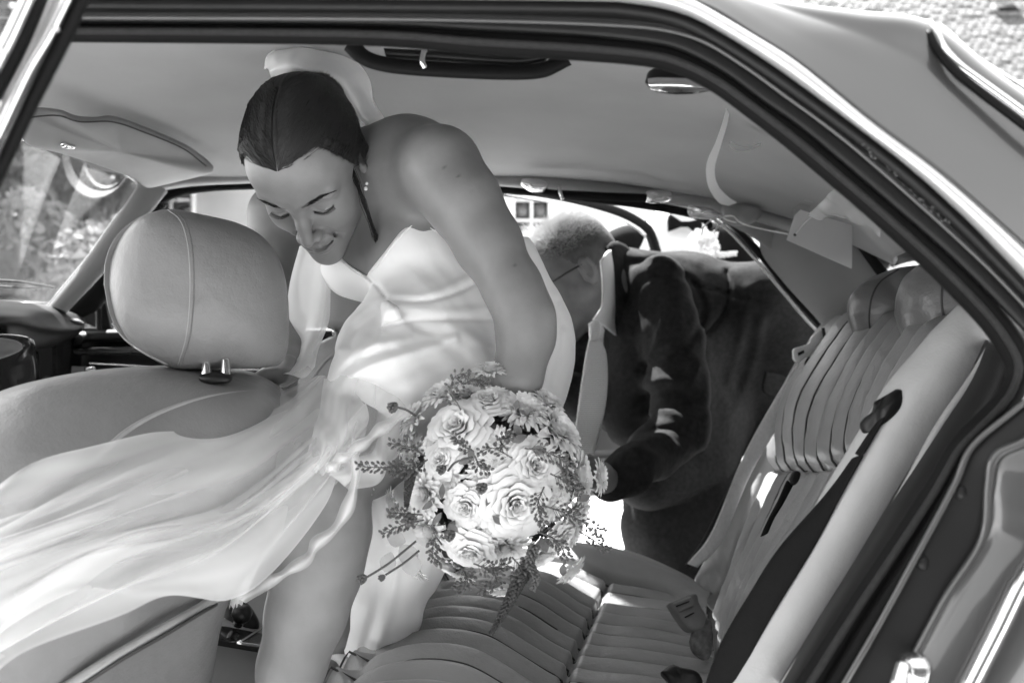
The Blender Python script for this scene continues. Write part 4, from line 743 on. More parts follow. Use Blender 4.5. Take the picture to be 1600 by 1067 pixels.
ce['label'] = 'crumpled clear cellophane bow behind the gift tag'; ce['category'] = 'bow'
# ================= people =================
def build_head(Rm, T, sc, male=False, h=.0015):
    v = Vox((-.092, -.125, -.135), (.092, .115, .13), h)
    v.ell((0, .012, .028), (.073, .094, .087), 0)
    v.ell((0, -.030, -.028), (.058, .054, .078), .03)
    v.ell((0, -.036, .042), (.060, .049, .045), .03)
    for s in (-1, 1):
        v.cap((s*.047, -.004, -.052), (s*.004, -.070, -.098), .019, .018, .03)
        v.ell((s*.037, -.050, -.030), (.024, .028, .026), .025)
        v.cap((s*.047, -.066, .016), (s*.014, -.083, .013), .007, .008 if not male else .010, .014)
        v.ell((s*.031, -.098, .001), (.019, .020, .013), .014, 'sub')
        v.ell((s*.031, -.066, -.001), (.0155, .0135, .0125), .004)
        # upper lid lower rim, seen closed
        v.cap((s*.018, -.0795, -.0045), (s*.031, -.0818, -.0075), .0016, .0018, .002); v.cap((s*.031, -.0818, -.0075), (s*.044, -.0755, -.0055), .0018, .0014, .002)
    v.ell((0, -.076, -.101), (.016, .014, .013), .016)
    v.ell((0, -.072, -.066), (.030, .023, .024), .018)
    v.cap((0, -.080, .008), (0, -.094, -.018), .0075, .0085, .012); v.cap((0, -.094, -.018), (0, -.106, -.038), .0085, .0092, .008)
    for s in (-1, 1):
        v.ell((s*.0125, -.0935, -.0425), (.0075, .011, .0075), .006); v.ell((s*.007, -.096, -.0505), (.0036, .006, .004), .003, 'sub')
    # lips
    z1 = -.0635; z2 = -.0755
    for s in (-1, 1):
        v.chain([(0, -.0945, z1+.0005, .0044), (s*.007, -.0950, z1+.0025, .0046), (s*.016, -.0895, z1+.0015, .0036), (s*.026, -.0790, z1+.004, .0022)], .005, px=False)
        v.chain([(0, -.0935, z2+.001, .0062), (s*.010, -.0915, z2+.002, .0058), (s*.019, -.0845, z2+.006, .0040), (s*.026, -.0785, z1+.003, .0022)], .005, px=False)
        v.chain([(0, -.0990, -.0690, .0033), (s*.012, -.0950, -.0682, .0032), (s*.021, -.0872, -.0654, .0025), (s*.030, -.0778, -.0592, .0016)], .002, 'sub', px=False)
        v.cap((s*.022, -.083, -.046), (s*.036, -.073, -.070), .0018, .0014, .008, 'sub')
        # ears
        v.ell((s*.0760, .013, -.005), (.0085, .018, .032), .004); v.ell((s*.0835, .010, -.001), (.0065, .0095, .020), .003, 'sub'); v.cap((s*.0815, .020, .018), (s*.0815, .027, -.006), .0028, .0028, .003); v.cap((s*.079, .005, -.006), (s*.079, .004, .002), .003, .003, .002)
        v.cap((s*.073, .002, -.012), (s*.074, .000, -.020), .004, .004, .004)
    v.cap((0, .018, -.06), (0, .035, -.13), .052 if not male else .058, .05 if not male else .058, .03)
    V, Q = v.mesh(); m = np.zeros(len(V)); ax = np.abs(V[:, 0]); q = V.copy(); q[:, 0] = ax
    front = V[:, 1] < -.03
    brow = segd(q*[1, .35, 1], [(.013, -.085*.35, .0165), (.026, -.083*.35, .0200), (.040, -.077*.35, .0230), (.053, -.064*.35, .0175)])
    wb = np.interp(ax, [.012, .022, .04, .054], [.0036, .0040, .0031, .0012])*(1.3 if male else 1)
    m = np.maximum(m, np.clip((wb-brow)/.0012, 0, 1)*.80*front*(ax > .011))
    ls = segd(q*[1, .5, 1], [(.018, -.0795*.5, -.0055), (.031, -.083*.5, -.0088), (.0455, -.0745*.5, -.0060)])
    m = np.maximum(m, np.clip((.0019-ls)/.0012, 0, 1)*.95*front)
    lp = np.minimum(segd(q, [(0, -.096, z1), (.008, -.095, z1+.003), (.017, -.090, z1+.0015), (.026, -.079, z1+.003)]), segd(q, [(0, -.0965, z2+.0005), (.010, -.094, z2+.001), (.019, -.086, z2+.0045), (.026, -.079, z1+.002)]))
    m = np.maximum(m, np.clip((.0062-lp)/.0025, 0, 1)*(.34 if not male else .18))
    gp = segd(q, [(0, -.0945, -.0690), (.012, -.0915, -.0682), (.021, -.0845, -.0655), (.027, -.078, -.0612)])
    m = np.maximum(m, np.clip((.0032-gp)/.0014, 0, 1)*.85)
    ns = segd(q, [(.006, -.096, -.0500), (.0085, -.092, -.0500)]); m = np.maximum(m, np.clip((.0042-ns)/.002, 0, 1)*.8)  # recess shade of mouth gap and nostrils painted into the dark mask
    W = V*sc@Rm.T+T
    return W, Q, m, (lambda L: np.asarray(L, float)*sc@Rm.T+T)
def surf_on(L):   # push a local direction point out onto the hair shell
    return L
def strandmesh(paths, r, ns=3):
    """thin tapered hairs; paths (N, k, 3) world"""
    p = np.asarray(paths, float); N, k, _ = p.shape; t = np.gradient(p, axis=1); t /= np.linalg.norm(t, axis=2, keepdims=True)+1e-12
    a = np.cross(t, np.array([.3, -.9, .2])); a /= np.linalg.norm(a, axis=2, keepdims=True)+1e-12; b = np.cross(t, a); V = []
    rr = r*np.linspace(1, .35, k)[None, :, None]
    for j in range(ns):
        th = 2*np.pi*j/ns; V.append(p+(a*np.cos(th)+b*np.sin(th))*rr)
    V = np.stack(V, 2).reshape(-1, 3); i = np.arange(N*k*ns).reshape(N, k, ns); nx = np.roll(i, -1, 2)
    return V, np.stack([i[:, :-1], nx[:, :-1], nx[:, 1:], i[:, 1:]], -1).reshape(-1, 4)
# ---------------- the bride
bride = thing('person', 'bride in a white strapless dress leaning forward out of the rear seat and looking down', 'person', tuple(P(700, 620, 1.35)))
Rb = euler((1.02, -.06, -.20)); Tb = np.array([-.277, 1.2557, .2385])
HV, HQ, HM, HL = build_head(Rb, Tb+np.array([0, 0, CAMZ])+np.array([-.002, 0, .004]), .97)
v = Vox(P(370, 160, 1.6)-Vector((.02, .7, 1.5)), P(900, 160, 1.62)+Vector((.03, .06, .04)), .0042)
v = Vox((-.48, 1.0, .05), (.16, 1.66, 1.45), .0045)
v.chain([(545, 262, 1.34, .050), (590, 285, 1.36, .052), (620, 310, 1.37, .06)], .03)
v.chain([(600, 300, 1.38, .080), (650, 360, 1.38, .100), (712, 440, 1.38, .100), (765, 520, 1.39, .105)], .03)
v.chain([(505, 345, 1.50, .055), (560, 300, 1.42, .060), (640, 262, 1.31, .062), (688, 266, 1.23, .053)], .05)
v.chain([(640, 400, 1.30, .055)], .04); v.chain([(556, 408, 1.37, .052)], .04)
v.chain([(686, 262, 1.22, .053), (724, 313, 1.20, .046), (764, 384, 1.19, .040), (801, 450, 1.18, .0352), (821, 495, 1.17, .0340), (822, 530, 1.17, .0325), (808, 590, 1.16, .029), (795, 645, 1.16, .022)], .022)
v.cap(P(700, 300, 1.215), P(760, 372, 1.20), .030, .028, .03)
# collar bones, shoulder blade
v.chain([(560, 352, 1.345, .007), (610, 318, 1.305, .008), (655, 290, 1.262, .008)], .018)
# left hand closed round the stems behind the flowers
hb = P(795, 645, 1.16)
v.chain([(795, 645, 1.16, .022), (788, 672, 1.155, .026), (780, 700, 1.15, .026)], .012)
for i, (fx, fy) in enumerate(((762, 668), (758, 684), (758, 699), (762, 713))): v.chain([(778, 676+i*11, 1.15, .0095), (fx, fy, 1.125, .0088), (fx+2, fy+3, 1.10, .0080), (fx+16, fy+4, 1.095, .007)], .004)
v.chain([(792, 668, 1.15, .011), (804, 684, 1.12, .0095), (796, 700, 1.10, .008)], .006)
# right arm, hand resting on the seat back
v.chain([(470, 335, 1.52, .052), (436, 335, 1.50, .046), (428, 400, 1.49, .042), (424, 450, 1.46, .038), (440, 505, 1.40, .032), (452, 550, 1.34, .024)], .02)
v.chain([(452, 550, 1.34, .024), (448, 570, 1.31, .024), (440, 580, 1.29, .023)], .012)
for i in range(4): v.chain([(440-i*3, 578+i*2, 1.29-i*.016, .0095), (424-i*4, 582+i*2, 1.275-i*.016, .0088), (408-i*2, 587+i*2, 1.265-i*.016, .0078), (398+i*2, 594+i*2, 1.262-i*.016, .0068)], .004)
v.chain([(452, 566, 1.28, .011), (446, 586, 1.25, .0095), (432, 594, 1.24, .008)], .005)
# legs
v.chain([(765, 560, 1.40, .100), (650, 640, 1.28, .085), (560, 690, 1.18, .070), (508, 728, 1.13, .057)], .03)
v.chain([(504, 730, 1.12, .053), (505, 775, 1.12, .050), (507, 828, 1.115, .0535), (496, 890, 1.11, .051), (478, 960, 1.105, .0455), (456, 1040, 1.10, .038), (436, 1120, 1.10, .031), (418, 1200, 1.10, .027), (410, 1240, 1.10, .028)], .02)
v.chain([(488, 716, 1.085, .018), (496, 742, 1.078, .014)], .03)
v.chain([(410, 1240, 1.10, .030), (380, 1270, 1.06, .028), (350, 1285, 1.02, .02)], .02)
v.chain([(770, 560, 1.42, .10), (680, 590, 1.40, .08), (590, 640, 1.38, .06), (575, 720, 1.42, .05), (560, 830, 1.46, .048), (552, 930, 1.50, .040), (548, 1000, 1.52, .030), (530, 1040, 1.5, .028), (515, 1052, 1.46, .022)], .02)
LH = (HV-HL((0, 0, 0)))@Rb/.97; axh = np.abs(LH[:, 0]); lh = .094-(LH[:, 1]+.080)*.50-axh*.16-1.1*np.clip(LH[:, 1]+.048, 0, 1)-.006*np.exp(-axh/.010)+.022*np.exp(-((axh-.046)/.017)**2)
HM = np.maximum(HM, np.clip((LH[:, 2]-lh+.013)/.013+.35*fnoise(LH*np.array([900, 60, 200]), 5), 0, 1)**1.6*(LH[:, 2] > lh-.016)*.95)
V, Q = v.mesh(); V0n = len(HV)
allV = np.vstack([HV, V]); allQ = np.vstack([HQ, Q+V0n]); me = meshnp(allV, allQ)
dk = np.r_[HM, np.zeros(len(V))]
for (x, y) in ((693, 262), (716, 275), (578, 330), (805, 416), (740, 300), (795, 540)):   # moles
    p = np.array(P(x, y, 1)) - np.array([0, 0, CAMZ]); p /= np.linalg.norm(p); r_ = allV-np.array([0, 0, CAMZ]); t_ = r_@p
    d_ = np.linalg.norm(r_-t_[:, None]*p, axis=1); dk = np.maximum(dk, np.clip((.0024-d_)/.0015, 0, 1)*.5*(t_ < 1.3)*(np.arange(len(allV)) >= V0n))
setattr_f(me, 'dark', dk)
body = link('body', me, M['skin'], bride)
bt = bvh(body)
# teeth glint and lashes
k = Acc()
for i in range(-5, 6): 
    x = i*.0038; k.box(HL((x, -.0885+abs(x)**1.5*3.4, -.0670+abs(x)*.12)), (.0036, .003, .0050), Rb)
link('teeth', k.mesh(), M['teeth'], bride, smooth=False)
pts = []
for s in (-1, 1):
    for i in range(46):
        t = i/45; x = .018+.028*t; y = -.0805-.0030*math.sin(t*3.14)+.004*t*t*1.2; z = -.0058-.0030*math.sin(t*3.14)
        L0 = np.array([s*x, y, z]); out_ = np.array([s*(.001+.003*t), -.0036, -.0030]); pts.append([HL(L0), HL(L0+out_*.6), HL(L0+out_+np.array([0, -.0004, .0012]))])
    for i in range(130):   # brow hairs
        t = rnd.random(); x = .013+.040*t; z = np.interp(x, [.013, .026, .040, .053], [.0165, .0200, .0230, .0175])+rnd.uniform(-1, 1)*np.interp(t, [0, .3, 1], [.003, .003, .0008]); y = np.interp(x, [.013, .026, .040, .053], [-.0905, -.0885, -.0825, -.070])
        L0 = np.array([s*x, y, z]); pts.append([HL(L0), HL(L0+np.array([s*.003, .0000, .0008])), HL(L0+np.array([s*.006, .0018, -.0002]))])
pts = np.array([np.array(p) for p in pts])
Vs, Qs = strandmesh(pts, .00032); link('lashes_and_brows', meshnp(Vs, Qs), M['hair'], bride, kind='stuff')
# hair cap: shell of the skull above the hairline, centre parted, gathered in a low bun
hv = Vox((-.10, -.105, -.10), (.10, .19, .14), .0018)
hv.ell((0, .014, .030), (.0785, .1000, .0935), 0); hv.ell((0, -.030, .044), (.0665, .0585, .050), .03)
sl, p = hv.sub(hv.lo, hv.lo+hv.h*(hv.n-1))
ax = np.abs(p[..., 0]); lim = .094-(p[..., 1]+.080)*.50-ax*.16-1.1*np.clip(p[..., 1]+.048, 0, 1)-.006*np.exp(-np.abs(p[..., 0])/.010)+.022*np.exp(-((ax-.046)/.017)**2)-.0*ax
lim = np.where(p[..., 1] > .01, np.maximum(lim, -.055), lim); lim = lim+.007*np.exp(-(p[..., 0]/.006)**2)*-1
cut = (lim-p[..., 2])*.75
hv.F += (.0042*np.clip(1-(p[..., 2]-lim)/.028, 0, 1)*(p[..., 1] < .0)).astype(np.float32)
Fh = hv.F; k_ = .005; hh = np.clip(.5-.5*(Fh-cut)/k_, 0, 1); hv.F = (Fh*(1-(1-hh))*0+np.maximum(Fh, cut)).astype(np.float32)
part = np.abs(p[..., 0]); hv.F += (.0030*np.exp(-(part/.0022)**2)*(p[..., 1] < .03)).astype(np.float32)
ang = np.arctan2(p[..., 0], p[..., 2]-.0); hv.F += (.0003*np.sin(ang*46+3*np.sin(p[..., 1]*30))+.0003*np.sin(ang*101+2*np.sin(p[..., 1]*22))).astype(np.float32)
hv.ell((0, .122, .030), (.042, .036, .040), .012)
V, Q = hv.mesh(); HCV, HCQ = V, Q; link('hair', meshnp(V*.97@Rb.T+(HL((0, 0, 0))), Q), M['hair'], bride)
def shell(x, y, z, off=0.0):
    L = np.array([x, y, z]); c = np.array([0, .012, .03]); d = L-c; r = np.array([.079+off, .1005+off, .094+off]); s = 1/np.sqrt(((d/r)**2).sum()); return c+d*s
head_local = [(Vector(x)) for x in ((HV-HL((0, 0, 0)))@Rb/.97)]
hb1 = BVHTree.FromPolygons([Vector(x) for x in HCV], [tuple(int(j) for j in q) for q in HCQ]); hb2 = BVHTree.FromPolygons(head_local, [tuple(int(j) for j in q) for q in HQ])
def outer(L, off):
    c = Vector((0, .012, .03)); dr = (Vector(L)-c).normalized(); o = c+dr*.2; best = None
    for t in (hb1, hb2):
        h = t.ray_cast(o, -dr)
        if h[0] is not None and (best is None or h[3] < best[3]): best = h
    return np.array(best[0]+dr*off) if best else shell(*L, off=off)
strs = []
for i in range(6500):   # combed strands from the parting / hairline back to the bun
    s = rnd.choice((-1, 1)); t0 = rnd.random()
    if rnd.random() < .5:   # start along the hairline
        u = rnd.random(); a0 = np.array([s*(.003+.066*u), -.080+.072*u**1.6, .094-(-.080+.072*u**1.6+.080)*.50-(.003+.066*u)*.16-1.1*max(-.032+.072*u**1.6, 0)-.006*math.exp(-(.003+.066*u)/.010)+.022*math.exp(-((.003+.066*u-.046)/.017)**2)+rnd.gauss(-.002, .0028)])
    else: a0 = np.array([s*.001, -.078+.10*t0, .075+.04*math.sin(min(t0*1.4, 1)*1.57)])
    end = np.array([s*rnd.uniform(0, .03), .118, .03+rnd.uniform(-.02, .035)]); mid_ = (a0+end)/2+np.array([s*.05*rnd.uniform(.5, 1.1), 0, .03*rnd.uniform(-.6, 1)])
    pth = []
    o_ = rnd.uniform(-.0003, .0008)+(.0015 if rnd.random() < .02 else 0)
    for t in np.linspace(0, 1, 9):
        L = a0*(1-t)**2+2*mid_*t*(1-t)+end*t*t; sp = outer(L, o_+.0004) if t < .95 else shell(*L, off=o_); pth.append(sp)
    strs.append(HL(np.array(pth)))
Vs, Qs = strandmesh(np.array(strs), .00034); link('hair_strands', meshnp(Vs, Qs), M['hairs'], bride, kind='stuff')
pts = []
for i in range(46):   # loose lock in front of the ear and wisps
    j = lambda a: a+rnd.gauss(0, 2.0)
    pts.append([P(j(548), j(258), 1.235), P(j(557), j(285), 1.232), P(j(568), j(315), 1.235), P(j(578), j(345), 1.25), P(j(584)+i*.1, j(368), 1.26), P(j(592), j(385+i*.4), 1.27)])
Vs, Qs = strandmesh(np.array([[tuple(q) for q in p] for p in pts]), .00045); link('loose_lock', meshnp(Vs, Qs), M['hair'], bride, kind='stuff')
for (x, y, r_) in ((573, 287, .0022), (571.5, 295, .003)): 
    k = Acc(); c = on(bt, x, y, .002, 1.27); k.add(*tubemesh(np.array([c+Vector((0, 0, -r_)), c+Vector((0, 0, -r_*.6)), c+Vector((0, 0, .6*r_)), c+Vector((0, 0, r_))]), [r_*.3, r_*.9, r_*.9, r_*.3], 10)); link('pearl_earring', k.mesh(), M['pearl'], bride)
# ---------------- the dress
NL = np.array([(380, 330), (500, 372), (515, 385), (545, 414), (572, 431), (580, 420), (600, 395), (622, 366), (636, 352), (652, 345), (670, 353), (692, 361), (740, 366), (820, 370), (900, 372)], float)
d = Vox((-.30, 1.04, .58), (.14, 1.60, 1.25), .0030)
d.chain([(600, 300, 1.38, .084), (650, 360, 1.38, .104), (712, 440, 1.38, .104), (765, 520, 1.39, .109)], .03)
d.chain([(642, 400, 1.30, .0585)], .04); d.chain([(556, 410, 1.37, .0555)], .04)
d.chain([(752, 440, 1.40, .098), (788, 535, 1.40, .100), (790, 600, 1.37, .085)], .03)
d.chain([(700, 500, 1.32, .09), (650, 520, 1.28, .080), (590, 545, 1.24, .055)], .03)
d.chain([(770, 570, 1.38, .115), (690, 600, 1.27, .09), (600, 606, 1.20, .071)], .03)
d.chain([(600, 606, 1.20, .070), (604, 700, 1.22, .064), (618, 800, 1.26, .056), (610, 880, 1.30, .050), (604, 960, 1.34, .048), (572, 1050, 1.40, .040), (560, 1110, 1.42, .035)], .02)
d.chain([(660, 640, 1.24, .075), (690, 760, 1.28, .06), (650, 900, 1.38, .035)], .03)
d.chain([(603, 480, 1.185, .010), (612, 492, 1.18, .012)], .012)
_, p = d.sub(d.lo, d.lo+d.h*(d.n-1)); p = p[:d.F.shape[0], :d.F.shape[1], :d.F.shape[2]]
PX = p[..., 0]/p[..., 1]*F+800; PY = 533.5-(p[..., 2]-CAMZ)/p[..., 1]*F
nl = np.interp(PX, NL[:, 0], NL[:, 1]); cut = (nl-PY)/F*1.25*.75
nb = np.abs(d.F) < .03
q2 = np.stack([PX[nb], PY[nb]], -1); dF = np.zeros(len(q2))
# (pixel path, half width, height): ridges and creases of the drape
FOLDS = [([(524, 622), (545, 592), (580, 571), (620, 558), (660, 545), (712, 530)], 7, .0065), ([(535, 640), (560, 615), (600, 592), (660, 572), (720, 552)], 14, -.006),
         ([(598, 464), (570, 482), (545, 505), (528, 545)], 6, .004), ([(600, 470), (585, 495), (560, 515), (548, 540)], 6, -.004), ([(604, 474), (598, 500), (590, 530), (560, 560)], 7, .004),
         ([(598, 512), (643, 501), (690, 499), (790, 499)], 3.5, -.0035), ([(612, 468), (660, 470), (700, 462), (735, 447), (790, 420)], 4, -.0045), ([(612, 462), (660, 462), (720, 440), (775, 408)], 6, .003),
         ([(620, 478), (680, 486), (740, 484), (795, 478)], 7, .0035), ([(615, 485), (650, 520), (700, 528), (711, 524)], 6, .003), ([(572, 431), (590, 447), (603, 464)], 3, -.005),
         ([(700, 505), (740, 530), (790, 545)], 9, .004), ([(640, 505), (700, 540), (760, 590)], 10, -.004), ([(540, 630), (560, 700), (585, 780), (600, 850)], 9, .005), ([(556, 640), (585, 720), (600, 800)], 8, -.005),
         ([(600, 620), (612, 700), (622, 800), (616, 900), (590, 1000)], 10, .006), ([(590, 900), (585, 960), (560, 1040)], 8, -.006), ([(620, 870), (612, 950), (585, 1030)], 6, .004), ([(880, 520), (864, 560), (850, 620)], 8, .003), ([(870, 470), (878, 530), (862, 600)], 5, -.003), ([(850, 430), (868, 500), (860, 560)], 5, .0025),
         ([(545, 560), (560, 545), (600, 535), (640, 528)], 8, .0035), ([(536, 580), (560, 560), (610, 546)], 6, -.004)]
for path, wd, ht in FOLDS:
    pp = arc([(a_, b_, 0) for a_, b_ in path], 12)[:, :2]; bx = (q2[:, 0] > pp[:, 0].min()-3*wd) & (q2[:, 0] < pp[:, 0].max()+3*wd) & (q2[:, 1] > pp[:, 1].min()-3*wd) & (q2[:, 1] < pp[:, 1].max()+3*wd)
    dd = segd(q2[bx], [tuple(z_) for z_ in pp]); dF[bx] -= ht*.75*np.exp(-(dd/wd)**2)
dF += .0016*fnoise(p[nb]*26, 4)
Fd = d.F.copy(); Fd[nb] += dF; d.F = np.maximum(Fd, cut).astype(np.float32)
V, Q = d.mesh(); dress = link('dress', meshnp(V, Q), M['dress'], bride)
dt = bvh(dress)
seam('neckline_seam', dt, [(516, 392), (545, 419), (571, 436)], .0008, M['dress'], bride, 24, .0006); seam('neckline_seam', dt, [(578, 430), (600, 402), (622, 373), (652, 350), (690, 366)], .0008, M['dress'], bride, 30, .0006)
# cloth strip hanging from the far shoulder
grid('dress_sash', [[(468, 385, 1.36), (486, 385, 1.34), (504, 398, 1.33), (520, 412, 1.33)], [(455, 440, 1.37), (480, 440, 1.35), (505, 440, 1.35), (519, 442, 1.36)], [(446, 510, 1.37), (474, 510, 1.34), (500, 505, 1.34), (516, 500, 1.36)], [(430, 560, 1.34), (456, 560, 1.30), (482, 555, 1.30), (498, 545, 1.32)], [(396, 590, 1.25), (430, 585, 1.24), (466, 590, 1.24), (492, 575, 1.27)]], M['tulle2'], bride, 50, 30, thick=.0, disp=lambda U, V: .004*np.sin(V*11+U*2))
# veil: headpiece over the crown
grid('veil_headpiece', [[(414, 108, 1.30), (420, 86, 1.31), (450, 73, 1.33), (500, 73, 1.35), (545, 88, 1.37), (574, 120, 1.38), (584, 160, 1.37), (600, 188, 1.36), (594, 206, 1.35)],
      [(418, 108, 1.27), (430, 92, 1.26), (456, 82, 1.27), (500, 84, 1.29), (540, 100, 1.31), (566, 130, 1.33), (576, 165, 1.33), (588, 188, 1.33), (588, 203, 1.33)],
      [(420, 112, 1.25), (440, 104, 1.235), (466, 102, 1.235), (500, 108, 1.25), (534, 124, 1.265), (554, 150, 1.28), (566, 176, 1.29), (578, 192, 1.30), (582, 201, 1.31)],
      [(424, 122, 1.27), (450, 118, 1.25), (480, 122, 1.25), (510, 134, 1.26), (534, 152, 1.28), (550, 172, 1.29), (562, 188, 1.30), (572, 198, 1.31), (578, 203, 1.32)]], M['veil'], bride, 26, 80, disp=lambda U, V: .0009*np.sin(V*23+U*6)+.0007*np.sin(V*41+U*9))
tube('veil_hem', [(414, 108, 1.30), (420, 86, 1.31), (450, 73, 1.33), (500, 73, 1.35), (545, 88, 1.37), (574, 120, 1.38), (584, 160, 1.37), (600, 188, 1.36), (594, 204, 1.35), (580, 202, 1.34), (570, 196, 1.33)], .0012, M['dress'], bride, 90, 6)
# the blown tulle overskirt
def dn(f, ph, base=.0):
    def g(U, V):
        p = np.stack([U*3.0+ph, V*f, U*0+ph], -1); q = np.stack([U*5+ph, V*f*2.7, U*0+ph*2], -1)
        a = fnoise(p, 21)*.9+fnoise(q, 22)*.22; return base+np.clip(a*.72+.04, -.2, 1)+.18*np.exp(-((1-V)/.012)**2)+.10*np.exp(-(V/.01)**2)
    return g
def tul(U, V, f=7, ph=0, amp=.010): 
    w_ = V*f+1.1*np.sin(U*3.2+ph)+.5*np.sin(V*9+U*4)
    return amp*(np.sin(w_*2*np.pi*.5)+.55*np.sin(w_*2.3*np.pi*.5+1.7+U*2)+.3*np.sin(w_*5.1+U*5))*(.35+.8*U)
T1 = [[(480, 578, 1.24), (512, 590, 1.20), (545, 620, 1.13), (552, 660, 1.10), (548, 700, 1.07)],
      [(420, 618, 1.18), (455, 640, 1.12), (490, 690, 1.06), (500, 730, 1.04), (500, 790, 1.04)],
      [(345, 663, 1.06), (362, 700, 1.0), (385, 770, .98), (400, 830, .98), (412, 890, 1.0)],
      [(235, 668, .96), (245, 730, .92), (265, 820, .90), (300, 880, .92), (338, 933, .95)],
      [(110, 705, .88), (110, 770, .85), (125, 860, .84), (160, 920, .84), (205, 940, .86)],
      [(0, 762, .83), (-4, 820, .81), (0, 900, .80), (10, 960, .81), (36, 1004, .82)],
      [(-110, 810, .80), (-110, 870, .79), (-100, 940, .78), (-90, 1020, .79), (-50, 1090, .80)]]
ov = grid('overskirt', T1, M['tulle'], bride, 150, 200, disp=lambda U, V: tul(U, V, 6, 0, .016), dens=dn(5, .4, .08))
T2 = [[(495, 585, 1.21), (530, 600, 1.16), (575, 640, 1.10), (560, 720, 1.06)],
      [(440, 630, 1.13), (465, 670, 1.07), (480, 740, 1.03), (460, 820, 1.02)],
      [(330, 690, 1.02), (340, 750, .97), (345, 840, .95), (352, 900, .97)],
      [(190, 740, .91), (190, 800, .88), (205, 860, .87), (240, 915, .88)],
      [(60, 790, .85), (50, 850, .83), (50, 930, .82), (90, 975, .83)],
      [(-80, 840, .81), (-90, 900, .80), (-90, 1000, .79), (-60, 1060, .80)]]
grid('overskirt_layer', T2, M['tulle'], bride, 130, 180, disp=lambda U, V: tul(U, V, 9, 2, .012), dens=dn(4, 3.1))
T3 = [[(505, 590, 1.18), (550, 590, 1.13), (620, 620, 1.12), (655, 680, 1.14)],
      [(495, 660, 1.08), (530, 680, 1.05), (575, 700, 1.06), (600, 740, 1.10)],
      [(470, 730, 1.04), (500, 740, 1.02), (520, 745, 1.03), (540, 760, 1.06)]]
grid('overskirt_layer', T3, M['tulle'], bride, 60, 90, disp=lambda U, V: tul(U, V, 5, 1, .007), dens=dn(5, 1.1, .1))
T4 = [[(470, 690, 1.09), (450, 740, 1.07), (430, 760, 1.07), (400, 780, 1.07)],
      [(445, 780, 1.10), (430, 800, 1.08), (412, 810, 1.08), (385, 820, 1.08)],
      [(415, 860, 1.16), (402, 870, 1.14), (390, 875, 1.14), (370, 880, 1.14)],
      [(378, 940, 1.28), (372, 944, 1.27), (366, 946, 1.27), (358, 950, 1.27)]]
grid('overskirt_layer', T4, M['tulle'], bride, 60, 60, disp=lambda U, V: .004*np.sin(V*22+U*4), dens=dn(6, 5, .1))
for A_, wd in (([(552, 700, 1.05), (556, 745, 1.03), (546, 790, 1.03), (524, 826, 1.03), (495, 850, 1.03), (482, 872, 1.03), (452, 892, 1.02), (422, 909, 1.05), (376, 940, 1.2)], 5), ([(640, 640, 1.10), (600, 668, 1.05), (560, 700, 1.03), (530, 720, 1.02), (512, 738, 1.02)], 5)):
    grid('overskirt_frill', [[(x+(wd+6)*.6, y+(wd+6)*.4, z+.006) for x, y, z in A_], A_, [(x-(wd+6)*.8, y-(wd+6)*.5, z+.014) for x, y, z in A_]], M['tulle'], bride, 12, 70, disp=lambda U, V: .002*np.sin(V*30), dens=lambda U, V: .85*np.exp(-((U-.5)/.22)**2))
for pth, r_ in () and (([(336, 934, .95), (300, 945, .91), (205, 941, .86), (130, 968, .84), (40, 1003, .82), (10, 1050, .80)], .0011), ([(36, 1004, .82), (38, 960, .81), (50, 948, .81), (66, 945, .82)], .0009), ([(480, 578, 1.24), (420, 618, 1.18), (400, 646, 1.14), (345, 663, 1.06), (235, 668, .96), (110, 705, .88), (0, 762, .83), (-60, 790, .82)], .0007)):
    tube('overskirt_hem', pth, r_, M['dress'], bride, 60, 5)
shoe = pillow('shoe', [(510, 1034, 1.47), (514, 1024, 1.47), (528, 1022, 1.48), (540, 1026, 1.50), (560, 1040, 1.5), (566, 1066, 1.49), (540, 1078, 1.47), (520, 1060, 1.46)], .06, M['whiteshoe'], bride, 32, 8)
# ================= the bouquet =================
bq = thing('bouquet', 'round bouquet of white roses and chrysanthemums with dark sprigs in the bride\'s hand', 'bouquet', tuple(P(770, 760, 1.12)))
BC = np.array(P(768, 762, 1.135)); BR = .112
def petals(k, n, R0, R1, H, open_, half, curl, ph, nu=5, nv=6, rip=.0, lean=0, pw=.5):
    for i in range(n):
        f = ph+i*2*np.pi/n+rnd.uniform(-.12, .12); s = rnd.uniform(.9, 1.1)
        u = np.linspace(-1, 1, nu)[:, None]; v_ = np.linspace(0, 1, nv)[None]
        wv = np.sin(np.clip(v_*.86+.08, 0, 1)*np.pi)**pw; ang = f+u*half*wv
        rr = (R0+(R1-R0)*v_**.8+curl*v_**5)*(1+.05*u*u)+rip*np.sin(u*4+f*3)*v_**2
        z = H*s*(np.sin(v_*np.pi/2*open_)/np.sin(np.pi/2*open_) if open_ > 0 else v_)-abs(curl)*.6*v_**6-.10*H*u*u*v_
        V = np.stack([rr*np.cos(ang), rr*np.sin(ang), z+0*u], -1).reshape(-1, 3)
        ix = np.arange(nu*nv).reshape(nu, nv); k.add(V, np.stack([ix[:-1, :-1], ix[1:, :-1], ix[1:, 1:], ix[:-1, 1:]], -1).reshape(-1, 4))
def rose_mesh(seed, mt):
    k = Acc()
    for i, (n, r0, r1, H, hf, cu) in enumerate(((2, .0015, .003, .023, 1.9, .0005), (3, .002, .006, .0245, 1.25, .001), (3, .003, .0095, .0245, 1.2, .0015), (4, .004, .0130, .0235, .98, .0022), (4, .005, .0170, .0215, 1.0, .0035), (5, .006, .0215, .0185, .86, .005), (5, .006, .0260, .0145, .85, .0065), (6, .006, .0300, .009, .78, .006))):
        petals(k, n, r0, r1, H, .9, hf, cu, i*1.13+seed, 9, 9, .0009)
    me = k.mesh(); me.materials.append(mt); me.shade_smooth(); return me
